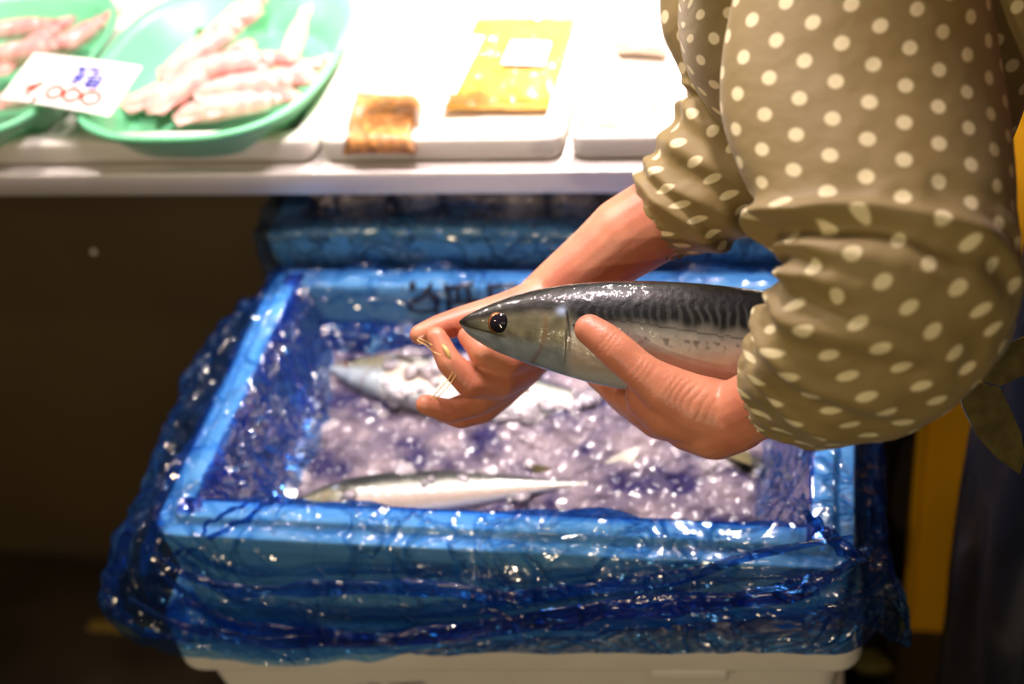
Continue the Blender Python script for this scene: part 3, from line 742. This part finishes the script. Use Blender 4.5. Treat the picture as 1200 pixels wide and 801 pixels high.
chain(V, Fc, [(610,434,1.10,22),(585,455,1.09,19),(560,471,1.078,17),(527,482,1.068,14.5),(499,474,1.06,12.5)])
chain(V, Fc, [(612,436,1.115,20),(590,460,1.11,17),(566,482,1.102,14.5),(540,490,1.094,12.5),(518,484,1.09,11)])
far = blob('body_far', V, Fc, .00135, 12)
creases(far.data, PD(552,452,1.035), (PD(527,425,1.05)-PD(585,447,1.07)), 3, .004, .014, .0006)
# rest of the body: shoulders, trunk, neck, head, legs
SHN = Vector((.13,.78,1.38)); SHF = Vector((.09,1.11,1.36)); NECK = Vector((.09,.95,1.44)); HEAD = Vector((-.03,.96,1.56)); PEL = Vector((.37,.95,.95)); WAI = Vector((.29,.95,1.12)); CHE = Vector((.15,.95,1.32))
V = []; Fc = []
capsule(V, Fc, PEL+Vector((0,-.06,0)), PEL+Vector((0,.06,0)), .125, .125); capsule(V, Fc, PEL, WAI, .13, .12); capsule(V, Fc, WAI, CHE, .12, .125)
capsule(V, Fc, CHE+Vector((0,-.07,0)), CHE+Vector((0,.07,0)), .115, .115); capsule(V, Fc, SHN, SHF, .06, .06); capsule(V, Fc, CHE, NECK, .09, .055); capsule(V, Fc, NECK, HEAD, .052, .056)
capsule(V, Fc, HEAD+Vector((0,0,.06)), HEAD+Vector((-.025,0,-.03)), .088, .066); capsule(V, Fc, HEAD+Vector((-.05,0,-.05)), HEAD+Vector((-.055,0,-.052)), .04, .038)
capsule(V, Fc, HEAD+Vector((-.085,0,.012)), HEAD+Vector((-.104,0,-.014)), .009, .013)
for s in (-1, 1): capsule(V, Fc, HEAD+Vector((.01,s*.078,.0)), HEAD+Vector((.02,s*.084,.03)), .013, .017)
capsule(V, Fc, SHN, PD(1015,-120,.885), .050, .046); capsule(V, Fc, PD(1015,-120,.885), PD(1012,60,.89), .046, .042); capsule(V, Fc, PD(1012,60,.89), PD(1070,345,.845), .042, .038); 
capsule(V, Fc, SHF, PD(856,-120,1.05), .046, .040); capsule(V, Fc, PD(856,-120,1.05), PD(852,110,1.065), .038, .031)
for s in (-1, 1):
    hp = PEL+Vector((0,s*.085,-.03)); kn = Vector((.31,.95+s*.10,.50)); an = Vector((.36,.95+s*.12,.09))
    capsule(V, Fc, hp, kn, .085, .058); capsule(V, Fc, kn, an, .055, .036); capsule(V, Fc, an+Vector((0,0,-.045)), an+Vector((-.14,0,-.05)), .036, .03)
core = blob('body_core', V, Fc, .006, 4)
# one mesh for the whole body
bm = bmesh.new()
for o in (near, far, core): bm.from_mesh(o.data)
me = bpy.data.meshes.new('body'); bm.to_mesh(me); bm.free(); me.materials.clear(); me.materials.append(M_skin)
for o in (far, core): bpy.data.objects.remove(o)
near.data = me
for p in me.polygons: p.use_smooth = True
body = keep(near, person)
# nails
def nail(px, py, d, ax, nrm, w, l, parent=body):
    nrm = Vector(nrm); ax = Vector(ax).normalized(); nrm = (nrm-ax*nrm.dot(ax)).normalized(); c = PD(px, py, d)+nrm*.0076; nrm = (nrm-ax*nrm.dot(ax)).normalized(); sd = ax.cross(nrm); V = []
    n1, n2 = 14, 12
    for i in range(n1):
        a = i/(n1-1)*2-1; ww = w*math.sqrt(max(0, 1-abs(a)**4))
        for j in range(n2):
            b_ = j/(n2-1)*2-1; V.append(c+ax*a*l+sd*ww*b_+nrm*(-.0022*b_*b_*(w/.006)))
    o = mesh('fingernail', V, grid_faces(n1, n2), M_nail)
    m = o.modifiers.new('s', 'SOLIDIFY'); m.thickness = .0009; bake(o); keep(o, person); o.parent = body; o.location = (0,0,0); return o
view = lambda px, py: (CAM-PD(px, py, 1)).normalized()
rgt = RM @ Vector((1,0,0)); dwn = RM @ Vector((0,1,0)); fwd = RM @ Vector((0,0,1))
nail(495,391,1.07, PD(484,394,1.07)-PD(514,384,1.073), dwn*.75-fwd*.6, .0050, .0062)
nail(514,401,1.055, PD(512,395,1.055)-PD(527,425,1.05), -rgt*.35-fwd*.9, .0048, .0058)
# hair, eyes, mouth of the (out of frame) head
V = []; Fc = []
capsule(V, Fc, HEAD+Vector((.02,0,.075)), HEAD+Vector((.045,0,.0)), .094, .08); capsule(V, Fc, HEAD+Vector((.12,0,.03)), HEAD+Vector((.13,0,.0)), .035, .03)
hr = blob('hair', V, Fc, .005, 3); hr.data.materials.clear(); hr.data.materials.append(M_hair); keep(hr, person)
for s in (-1, 1):
    bm = bmesh.new(); bmesh.ops.create_uvsphere(bm, u_segments=16, v_segments=10, radius=.011, matrix=Matrix.Translation(HEAD+Vector((-.083,s*.031,.016)))); keep(obj_bm('eye', bm, M_pupil, None, True), person)
bm = bmesh.new(); bmesh.ops.create_uvsphere(bm, u_segments=20, v_segments=10, radius=1, matrix=Matrix.Translation(HEAD+Vector((-.089,0,-.052))) @ Matrix.Diagonal((.007,.024,.006,1))); keep(obj_bm('mouth', bm, simple('lip', lin(170,90,84), .4), None, True), person)

# lofted garments
def loft(name, rings, nt, na, disp=None, k=.9, cuff=0, close_in=True, uoff=0):
    """rings: (Lx, Ly, Rx, Ry, depth, k) in measured outline; returns a closed-section cloth tube"""
    V = []; uv = []; R = rings; m = nt
    ctr, av, dv = [], [], []
    for i in range(m):
        q = cr(R, i/(m-1)); a = PD(q[0], q[1], q[4]); b_ = PD(q[2], q[3], q[4]); ctr.append((a+b_)/2); av.append((b_-a)/2); dv.append(q[5])
    su = 0; rows = []; tang = []
    for i in range(m):
        w_ = max(3, m//24); tang.append((ctr[min(i+w_, m-1)]-ctr[max(i-w_, 0)]).normalized())
    for i in range(m):
        t = i/(m-1)
        tg = tang[i]; A = av[i]; Bv = A.cross(tg)
        vw = (CAM-ctr[i]).normalized()
        if Bv.dot(vw) < 0: Bv = -Bv
        Bv = (Bv.normalized()*.75+vw*.25); Bv = (Bv-A.normalized()*Bv.dot(A.normalized())).normalized()*A.length*dv[i]
        if i: su += (ctr[i]-ctr[i-1]).length
        row = []
        for j in range(na+1):
            th = 2*PI*j/na-PI/2; c_, s_ = math.cos(th), math.sin(th)
            rd = (A*c_+Bv*s_); p = ctr[i]+rd; d = disp(t, th % (2*PI), p, su) if disp else 0
            V.append(p+rd.normalized()*d); row.append(p)
        rows.append(row)

    n = na+1; vac = [0]*n; T_ = math.radians(14)
    for i, row in enumerate(rows):
        ua = [0]
        for j in range(1, n): ua.append(ua[-1]+(row[j]-row[j-1]).length)
        mid = ua[na//2]
        if i: vac = [vac[j]+(row[j]-rows[i-1][j]).length for j in range(n)]
        for j in range(n):
            u_, v_ = ua[j]-mid+uoff, vac[j]; uv.append((u_*math.cos(T_)-v_*math.sin(T_), u_*math.sin(T_)+v_*math.cos(T_)))
    Fc = grid_faces(m, n)
    o = mesh(name, V, Fc, M_cloth, None, True, uv=uv)
    w = o.modifiers.new('w', 'WELD'); w.merge_threshold = .00001
    s = o.modifiers.new('s', 'SOLIDIFY'); s.thickness = .0014; s.offset = -1
    bake(o); keep(o, person); return o
def fold(x, w): return math.exp(-(x/w)**2)
def wrapd(a, b_):
    d = (a-b_+PI) % (2*PI)-PI; return d
def near_disp(t, th, p, su):
    d = 0
    vis = max(0, math.sin(th))
    # soft drape folds on the upper arm
    d += .0035*noise.noise(Vector((th*1.1, t*3.5, 1)))*(1-sm(t,.4,.5))
    # bunched folds fanning round the crook of the elbow (left side th=pi)
    e = sm(t, .36, .44)*(1-sm(t, .93, .98))
    q = wrapd(th, PI)
    for k_, (tc, amp, w, sl) in enumerate([(.425,.015,.018,.030),(.50,.006,.018,.02),(.565,.0065,.017,-.01),(.64,.006,.016,-.02),(.71,.006,.015,-.01),(.785,.005,.014,.0),(.85,.004,.012,.01)]):
        wob = .012*noise.noise(Vector((th*1.4, k_*3.7, 0)))
        fall = math.exp(-(q/1.75)**2) if k_ else math.exp(-(q/2.0)**2)
        d += amp*(fold(t-tc-sl*abs(q)-wob, w)-.45*fold(t-tc-sl*abs(q)-wob-.024, w))*fall
    d += e*.004*noise.noise(Vector((th*2.2, t*16, 6)))+e*.001*noise.noise(Vector((th*5, t*34, 2)))
    # gathered elastic cuff
    c = sm(t, .925, .965)
    d += c*(.0017*math.sin(th*25+2*noise.noise(Vector((th*3, 0, 0))))-.0015*fold(t-.968,.010)+.0016*sm(t,.975,1))
    return d
NS = [(905,-260,1180,-320,.87,.75),(880,-130,1165,-160,.875,.72),(866,-30,1158,-30,.88,.68),(850,60,1168,55,.875,.64),(849,130,1180,130,.865,.62),(868,190,1187,195,.85,.62),
      (893,238,1191,250,.835,.62),(913,280,1195,300,.822,.62),(921,305,1193,352,.815,.62),(912,335,1176,408,.82,.62),(897,365,1140,448,.835,.66),
      (884,390,1090,480,.858,.72),(878,408,1035,500,.882,.78),(876,422,985,507,.908,.86),(880,430,955,506,.928,.95),(884,436,936,500,.94,1.05)]
loft('near_sleeve', NS, 420, 300, near_disp)
bpy.data.objects['near_sleeve'].name = 'sleeve'
def far_disp(t, th, p, su):
    e = sm(t, .35, .45)
    d = .004*noise.noise(Vector((th*1.3, t*5, 11)))
    for k_, tc in enumerate((.40,.50,.60,.70,.79)):
        wob = .02*noise.noise(Vector((th*1.2, k_*2.1, 5)))
        d += .0042*(fold(t-tc-wob, .030)-.4*fold(t-tc-.045-wob, .03))
    d += e*.003*noise.noise(Vector((th*2.2, t*6, 3)))
    c = sm(t, .84, .95); d += c*(.0018*math.sin(th*20+2*noise.noise(Vector((th*3, 4, 0))))+.001*sm(t,.97,1)-.0012*fold(t-.93,.03))
    return d
FS = [(800,-260,1010,-300,1.02,.8),(776,-100,960,-120,1.03,.75),(774,-20,920,-30,1.035,.7),(776,36,905,10,1.04,.7),(795,80,905,60,1.045,.7),(806,104,905,120,1.05,.72),(797,124,908,180,1.055,.75),
      (780,155,905,228,1.06,.8),(764,182,885,262,1.065,.82),(752,200,862,283,1.07,.84),(743,216,836,296,1.075,.86),(742,228,806,298,1.08,.92),(744,236,796,300,1.083,.96)]
o = loft('far_sleeve', FS, 300, 220, far_disp, uoff=.013); o.name = 'sleeve'
def torso_disp(t, th, p, su): return .012*noise.noise(p*7)+.005*noise.noise(p*19)
TS = [(815,-240,812,-40,1.0,.9),(806,-260,800,0,1.0,1.0),(840,-380,806,62,1.0,.9),(900,-430,835,112,1.0,.8),(980,-460,900,170,1.0,.75),(1060,-470,1030,205,1.0,.72),(1130,-470,1120,205,1.0,.7),
      (1190,-460,1170,185,1.0,.68),(1240,-440,1192,110,1.0,.66),(1330,-420,1245,70,1.01,.62),(1440,-380,1340,110,1.03,.6),(1560,-270,1440,220,1.05,.6),(1650,-120,1500,330,1.07,.6),(1700,40,1520,420,1.1,.6)]
o = loft('smock', TS, 200, 200, torso_disp, uoff=.02)
# apron hanging from the waist, and trousers, boots
V = []; uvx = []; na, nt = 90, 120
for i in range(nt):
    t = i/(nt-1); z = 1.06-.82*t
    for j in range(na):
        a = j/(na-1)*2-1; yy = .95+a*(.19+.05*t)
        fr_x = lerp_tab([(0,.175),(.2,.150),(.45,.128),(.7,.122),(1,.125)], t)
        x = fr_x+.16*abs(a)**2.4+.010*math.sin(a*7+3*t+1)*t+.012*noise.noise(Vector((a*2.2, t*2.5, 3)))+.020*t*fold(a+.35-.25*t,.13)
        V.append(Vector((x, yy, z)))
ap = mesh('apron', V, grid_faces(nt, na), M_apron); s = ap.modifiers.new('s', 'SOLIDIFY'); s.thickness = .0016; bake(ap); keep(ap, person)
for s_ in (-1, 1):
    V = []; Fc = []; y_ = .95+s_*.10
    tube(V, Fc, [(.37,.95+s_*.07,1.0),(.35,y_,.8),(.32,y_,.52),(.345,y_,.3),(.36,.95+s_*.12,.14)], [.12,.105,.085,.08,.085], 28); keep(mesh('trouser_leg', V, Fc, M_trouser), person)
    V = []; Fc = []; capsule(V, Fc, (.375,.95+s_*.12,.25), (.37,.95+s_*.12,.07), .062, .055); capsule(V, Fc, (.38,.95+s_*.12,.05), (.20,.95+s_*.12,.04), .05, .04)
    bt = blob('boot', V, Fc, .006, 3); bt.data.materials.clear(); bt.data.materials.append(M_boot); keep(bt, person)

# pinched strands
V = []; Fc = []
for k, g in enumerate(([(531,436),(524,446),(514,457),(505,467)], [(534,440),(527,450),(518,460),(509,469)], [(489,398),(494,402),(502,405)], [(491,396),(499,400),(506,404)], [(494,401),(501,406),(508,412),(517,416)], [(517,404),(524,412),(529,424),(531,436)], [(519,402),(527,410),(532,424),(534,440)])):
    tube(V, Fc, [PD(*cr(g, i/19), (1.072 if k > 4 else 1.040)+.002*math.sin(i*.3+k)) for i in range(20)], .0004, 7)
tube(V, Fc, [PD(519,404,1.044), PD(523,410,1.042), PD(526,416,1.042), PD(529,424,1.042)], [.0008,.0020,.0018,.0005], 10)
tag(mesh('straw_strand', V, Fc, M_straw), 'thin straw-coloured strands pinched between thumb and fingers of the far hand', 'strands')

# ------------------------------------------------------------------ on the counter
def tray(x0, x1, y0, y1, h, label):
    t = thing('foam_tray', label, 'tray', ((x0+x1)/2,(y0+y1)/2,CT), 'white foam trays along the counter')
    shell('tray_body', x0, x1, y0, y1, [(.006,CT+.001), (0,CT+.008), (0,CT+h-.003), (.003,CT+h), (.020,CT+h), (.026,CT+.012), (.03,CT+.009)], M_foam, t, r=.016)
    return t
a = PZ(0,199,CT+.001); TH = .030
xa = PZ(366,203,CT).x; xb = PZ(372,203,CT).x; xc = PZ(657,206,CT).x; xd = PZ(664,206,CT).x
tray(-1.02, xa, 1.151, 1.62, TH, 'wide white foam tray holding the green baskets, left end of the counter')
tray(xb, xc, 1.151, 1.62, TH, 'middle white foam tray with orange packs and a blank-looking white card')
tray(xd, .09, 1.151, 1.62, TH, 'white foam tray of pale packs on the counter, behind the sleeves')
def basket(cx, cy, a_, b_, rot, label):
    t = thing('plastic_basket', label, 'basket', (cx,cy,CT+.010), 'green baskets of squid on the counter'); V = []; n = 120
    prof = [(.70,.0012),(.74,.0),(.80,.012),(.95,.046),(1.0,.052),(1.03,.052),(1.035,.046),(1.0,.044),(.955,.038),(.81,.006),(.0001,.0035)]
    prof = [(.0001,.0)]+prof
    for s, z in prof:
        for k in range(n):
            th = 2*PI*k/n; c_, s_ = math.cos(th), math.sin(th); e = .72
            rb = 1+.012*math.sin(th*60)*(1 if .8 <= s <= .96 else 0)
            x = a_*s*rb*abs(c_)**e*(1 if c_ > 0 else -1); y = b_*s*rb*abs(s_)**e*(1 if s_ > 0 else -1)
            V.append((x*math.cos(rot)-y*math.sin(rot), x*math.sin(rot)+y*math.cos(rot), z))
    mesh('basket_body', V, grid_faces(len(prof), n, closed_m=True), M_green, t)
    V = []; Fc = []
    tube(V, Fc, [((a_*1.02*abs(math.cos(q))**.72*(1 if math.cos(q) > 0 else -1)), (b_*1.02*abs(math.sin(q))**.72*(1 if math.sin(q) > 0 else -1)), .05) for q in [2*PI*k/80 for k in range(81)]], .0042, 8)
    for i, v in enumerate(V): V[i] = Vector((v[0]*math.cos(rot)-v[1]*math.sin(rot), v[0]*math.sin(rot)+v[1]*math.cos(rot), v[2]))
    mesh('basket_rim', V, Fc, M_green, t)
    return t
bR = PZ(220,161,CT+.06); bx = (PZ(116,80,CT+.06).x+PZ(394,60,CT+.06).x)/2; ba = (PZ(394,60,CT+.06).x-PZ(116,80,CT+.06).x)/2
basket(bx,bR.y+.162,ba,.162,0, 'green oval plastic basket of squid, right of the 1,000 price card')
basket(bx-2*ba-.022,bR.y+.162,ba,.162,0, 'green plastic basket of squid cut by the left edge, left of the price card')
def squid_proto():
    V = []; Fc = []; L = .105; pr = [(0,.001),(.05,.004),(.2,.0095),(.45,.0135),(.75,.0135),(.92,.012),(1,.010)]
    tube(V, Fc, [(L*u,0,0) for u, r in pr], [r for u, r in pr], 18)
    r_ = thing('squid', 'x', 'squid'); mesh('mantle', V, Fc, M_squid, r_)
    V = []; Fc = []
    tube(V, Fc, [(L*.97,0,0),(L*1.08,0,0),(L*1.16,0,0)], [.008,.009,.007], 12)
    for k in range(7):
        an = 2*PI*k/7; tube(V, Fc, [(L*1.14,.004*math.cos(an),.004*math.sin(an)),(L*1.3,.008*math.cos(an),.004*math.sin(an)),(L*1.42,.011*math.cos(an+.5),.003*math.sin(an))], [.0032,.0022,.0008], 7)
    mesh('tentacles', V, Fc, M_squid, r_)
    V = []
    for s in (-1, 1): V += [(.002,0,.001*s),(.012,.020,.001*s),(.042,.012,.001*s),(.052,0,.002*s),(.042,-.012,.001*s),(.012,-.020,.001*s)]
    mesh('fin', V, [tuple(range(6)), tuple(range(11, 5, -1))]+[(i, (i+1) % 6, (i+1) % 6+6, i+6) for i in range(6)], M_squid, r_, False)
    return r_
sp = squid_proto(); used = False
def put_squid(p0, p1, z0, z1, label, grp, sc=1.0):
    global used
    a, b_ = PZ(*p0, z0), PZ(*p1, z1); ax = (b_-a).normalized()
    q = Vector((1,0,0)).rotation_difference(ax)
    if not used: o = sp; used = True
    else:
        o = sp.copy(); C.objects.link(o)
        for c in sp.children:
            d = c.copy(); C.objects.link(d); d.parent = o
    o.rotation_mode = 'QUATERNION'; o.rotation_quaternion = q; o.location = a+Vector((-.012,.004,0)); s_ = sc*.84; o.scale = (s_, s_*1.15, s_*1.15); tag(o, label, 'squid', grp)
    return o
z = CT+.024
SQ = [((150,128),(205,112),0,0,'darker pink squid at the front left of the right-hand green basket, beside the card'),((182,136),(238,98),.004,.014,'pale squid lying diagonally at the front left of the right-hand basket'),
      ((212,140),(295,122),.0,.006,'pale squid along the front rim of the right-hand basket'),((250,132),(345,118),.010,.012,'squid at the front right of the right-hand basket'),
      ((235,112),(330,100),.016,.018,'squid lying crosswise through the middle of the right-hand basket'),((215,88),(300,76),.022,.024,'pale squid crossing the pile just behind the middle of the basket'),
      ((195,96),(250,58),.010,.02,'pale squid leaning along the left side of the right-hand basket'),((240,66),(290,22),.018,.028,'long squid pointing to the back of the right-hand basket'),
      ((288,52),(330,96),.022,.02,'squid leaning down the right of the pile in the right-hand basket'),((345,82),(362,34),.004,.014,'reddish squid against the right wall of the right-hand basket'),
      ((300,108),(350,90),.008,.01,'squid tucked near the right wall of the right-hand basket')]
for p0, p1, d0, d1, lb in SQ: put_squid(p0, p1, z+d0+.006, z+d1+.008, lb, 'squid in the right-hand green basket', .84 if p0[0] >= 250 else 1.12)
for p0, p1, d0, d1, lb in [((-20,42),(60,32),.02,.02,'squid at the back of the left-hand green basket'),((0,92),(60,48),.012,.022,'squid leaning back across the left-hand basket'),((50,78),(112,38),.012,.02,'pale squid along the right of the left-hand basket, behind the card'),
                           ((-10,128),(50,112),.004,.008,'squid at the front of the left-hand basket, half under the card'),((-15,70),(75,56),.026,.028,'squid on top of the left-hand pile')]:
    put_squid(p0, p1, z+d0+.006, z+d1+.008, lb, 'squid in the left-hand green basket', .95)
for p0, p1, zz, lb in (((286,22),(300,6),.05,'dark green leaf shred at the back tip of the squid pile'),((274,54),(284,64),.045,'green leaf shred in the middle of the squid pile'),((284,92),(296,88),.04,'green leaf shred between the front squid'),((232,40),(238,32),.03,'small green leaf shred at the back left of the squid')):
    V = []; Fc = []; a, b_ = PZ(*p0, CT+zz), PZ(*p1, CT+zz); tube(V, Fc, [Vector((0,0,0)), (b_-a)*.5+Vector((0,0,.003)), b_-a], [.001,.005,.001], 10, .3)
    o = mesh('leaf_shred', V, Fc, M_leaf); o.location = a; tag(o, lb, 'leaf', 'green leaf shreds among the squid')
# price cards
def card(c4, z4, label, name='price_card'):
    P = [PZ(px, py, z_) for (px, py), z_ in zip(c4, z4)]; n = (P[1]-P[0]).cross(P[3]-P[0]).normalized()
    if n.dot(CAM-P[0]) < 0: n = -n
    n1 = 12; V = []; c = sum(P, Vector())/4
    for s in (0, 1):
        for i in range(n1):
            for j in range(n1):
                u, v = i/(n1-1), j/(n1-1); p = P[0]*(1-u)*(1-v)+P[1]*u*(1-v)+P[2]*u*v+P[3]*(1-u)*v
                V.append(p+n*(.002*math.sin(PI*u)-.0012*s)-c)
    Fc = grid_faces(n1, n1)+[tuple(n1*n1+k for k in f)[::-1] for f in grid_faces(n1, n1)]
    t = thing(name, label, 'price card', c); mesh('card_sheet', V, Fc, M_card, t)
    def at(u, v): return P[0]*(1-u)*(1-v)+P[1]*u*(1-v)+P[2]*u*v+P[3]*(1-u)*v+n*(.002*math.sin(PI*u)+.0006)
    return t, at
def inked(t, at, name, S, w, m, label):
    V = []; Fc = []
    for g in S:
        k = max(2, (len(g)-1)*5+1) if len(g) > 2 else 2
        tube(V, Fc, [at(*cr(g, i/(k-1)))-t.location for i in range(k)], w, 7)
    o = mesh(name, V, Fc, m, t); o['label'] = label; return o
t, at = card([(40,62),(166,78),(128,136),(0,115)], [.985,.980,.957,.960], 'white handwritten card, blue character over red 1,000, leaning on the left baskets')
inked(t, at, 'blue_character', [[(.53,.16),(.50,.26)],[(.51,.22),(.60,.21)],[(.56,.20),(.53,.28)],[(.63,.14),(.60,.24)],[(.62,.20),(.73,.18)],[(.68,.19),(.66,.26)],
     [(.50,.36),(.62,.34)],[(.565,.28),(.56,.56)],[(.56,.38),(.50,.52)],[(.57,.40),(.61,.46)],[(.65,.32),(.65,.54)],[(.65,.32),(.75,.31),(.75,.54)],[(.65,.40),(.75,.39)],[(.65,.47),(.75,.46)],[(.65,.54),(.75,.53)]], .0014, M_blueink, 'blue handwritten character')
def zero(cx, cy, rx, ry): return [(cx+rx*math.cos(a_), cy+ry*math.sin(a_)) for a_ in [2*PI*k/10 for k in range(11)]]
inked(t, at, 'red_figures', [[(.16,.74),(.28,.60),(.27,.62),(.20,.88)],[(.33,.88),(.30,.98)],zero(.44,.74,.065,.12),zero(.60,.74,.07,.12),zero(.77,.74,.075,.12)], .0018, M_redink, 'red handwritten figures 1,000')
M_strip = None
t, at = card([(458,38),(567,42),(534,109),(427,102)], [.985,.985,.955,.955], 'white card with faint blue and ochre handwriting between the orange packs')
inked(t, at, 'blue_marks', [[(.50,.22),(.44,.40)],[(.48,.29),(.56,.24),(.60,.40)]], .0011, M_blueink, 'faint blue handwriting')
inked(t, at, 'ochre_figures', [[(.30,.62),(.26,.80)],zero(.40,.70,.045,.09),zero(.55,.70,.045,.09)], .0012, M_gold, 'faint ochre handwritten figures')
# packs
def pack(c4, z0, h, m, name, label, lid=True):
    P = [PZ(px, py, z0+h) for px, py in c4]; c = sum(P, Vector())/4; c.z = z0
    t = thing(name, label, 'food pack', c); V = []; n1 = 26
    for i in range(n1):
        for j in range(n1):
            u, v = i/(n1-1), j/(n1-1); p = P[0]*(1-u)*(1-v)+P[1]*u*(1-v)+P[2]*u*v+P[3]*(1-u)*v
            e = min(min(u, 1-u), min(v, 1-v)); V.append(Vector((p.x-c.x, p.y-c.y, h*(.35+.65*sm(e, 0, .08))+.0015*noise.noise(Vector((p.x*60, p.y*60, 0))))))
    o = mesh('contents', V, grid_faces(n1, n1), m, t); s = o.modifiers.new('s', 'SOLIDIFY'); s.thickness = h*.35; s.offset = -1; bake(o)
    if lid:
        V2 = [v+Vector((0,0,.004))+Vector((0,0,.0015*noise.noise(v*70))) for v in V]; o = mesh('wrap', V2, grid_faces(n1, n1), M_clear, t)
    return t
pack([(414,104),(494,108),(484,166),(398,166)], CT+.012, .022, M_amber, 'roe_pack', 'clear-wrapped pack of amber roe at the front of the middle tray, below the card')
t = pack([(553,14),(687,14),(657,114),(518,114)], CT+.012, .020, M_gold, 'golden_pack', 'large golden-orange wrapped pack with a blank white label, behind the roe pack')
P = [PZ(px, py, CT+.0385) for px, py in ((600,48),(645,49),(637,75),(588,74))]
V = [p-t.location for p in P]+[p-t.location-Vector((0,0,.0012)) for p in P]
o = mesh('label_sticker', V, [(0,1,2,3),(7,6,5,4),(0,4,5,1),(1,5,6,2),(2,6,7,3),(3,7,4,0)], M_card, t, False); o['label'] = 'plain white sticker'
pack([(690,70),(775,74),(765,150),(672,148)], CT+.012, .024, M_pale, 'shellfish_pack', 'wrapped pack of pale shellfish on the right tray, beside the far sleeve')
pack([(712,-30),(790,-26),(780,48),(700,44)], CT+.012, .024, M_pale, 'shellfish_pack', 'wrapped pack of pale shellfish at the back of the right tray')

# ------------------------------------------------------------------ behind, right
yb = thing('yellow_board', 'upright yellow plastic board standing behind the dark apron, right of the crates', 'board', (.28,1.31,0))
xl = PY(1062,600,1.30).x
bm = bmesh.new(); bm_box(bm, (xl,1.30,.0), (xl+.42,1.325,1.06)); keep(obj_bm('panel', bm, M_yellow, None, True, .004), yb)
bm = bmesh.new(); bm_box(bm, (xl-.001,1.288,.0), (xl+.016,1.302,1.06)); bm_box(bm, (xl+.40,1.288,.0), (xl+.42,1.302,1.06)); keep(obj_bm('edge_rib', bm, M_yellow, None, True, .003), yb)
q = PZ(1018,775,.01); V = []; Fc = []
chunk(V, Fc, Vector((0,0,0)), .035, rnd); V = [Vector((v.x*1.1, v.y*.8, v.z*.6)) for v in V]
o = mesh('vegetable_scrap', V, Fc, simple('scrap', lin(180,176,96), .5, 0, 40, .3, .5, .004)); o.location = (q.x, q.y, .010); tag(o, 'pale green vegetable scrap on the wet floor, right of the foam boxes', 'scrap')
q = PZ(140,735,.0); q2 = PZ(185,748,0)
o = box('floor_strip', (-.05,-.011,0), (.05,.011,.003), simple('faded_strip', lin(120,96,30), .6), bevel=.001); o.location = (q.x, q.y, 0); tag(o, 'short yellow strip on the dark floor, left of the hanging blue film', 'strip')

# ------------------------------------------------------------------ light
def area(name, loc, target, size, power, col, sizey=None, spread=None):
    l = bpy.data.lights.new(name, 'AREA'); l.energy = power; l.color = col; l.size = size
    if sizey: l.shape = 'RECTANGLE'; l.size_y = sizey
    else: l.shape = 'DISK'
    if spread: l.spread = spread
    o = bpy.data.objects.new(name, l); C.objects.link(o); o.location = loc
    o.rotation_euler = (Vector(target)-Vector(loc)).to_track_quat('-Z', 'Y').to_euler(); return o
for x, y, z_, e_, c_ in ((-.25,1.08,1.78,8.5,(1,.82,.82)), (-.42,1.0,1.86,3.5,(1,.80,.86)), (-.85,1.25,1.82,8.5,(1,.88,.80)), (.02,1.25,1.85,5,(1,.84,.84)), (-.30,1.9,1.9,9,(1,.88,.80)), (-1.5,1.5,1.9,4,(1,.86,.84))):
    area('counter_lamp', (x,y,z_), (x,y+.03,.8), .075, e_, c_)
area('counter_lamp', (-.15,1.50,1.66), (-.15,1.42,.88), .09, 12, (1,.86,.82), spread=math.radians(84))
for x, y, z_, e_ in ((-.9,-1.5,2.15,9.5), (-.1,-.9,2.6,2.2), (.7,-.9,2.5,2.4), (-1.8,.3,2.3,4), (-.45,-1.9,1.55,14)):
    area('hall_lamp', (x,y,z_), (-.2,.95,.76), .06, e_, (1,.79,.53))
w = bpy.data.worlds.new('w'); bpy.context.scene.world = w; w.use_nodes = True
w.node_tree.nodes['Background'].inputs[0].default_value = (.9,.75,.6,1); w.node_tree.nodes['Background'].inputs[1].default_value = .03
sc = bpy.context.scene
sc.view_settings.view_transform = 'Standard'; sc.view_settings.look = 'None'; sc.view_settings.exposure = 0; sc.view_settings.gamma = 1; sc.view_settings.use_curve_mapping = False
try:
    sc.cycles.transparent_max_bounces = 24; sc.cycles.caustics_reflective = False; sc.cycles.caustics_refractive = False
    sc.cycles.sample_clamp_indirect = 4
except Exception: pass
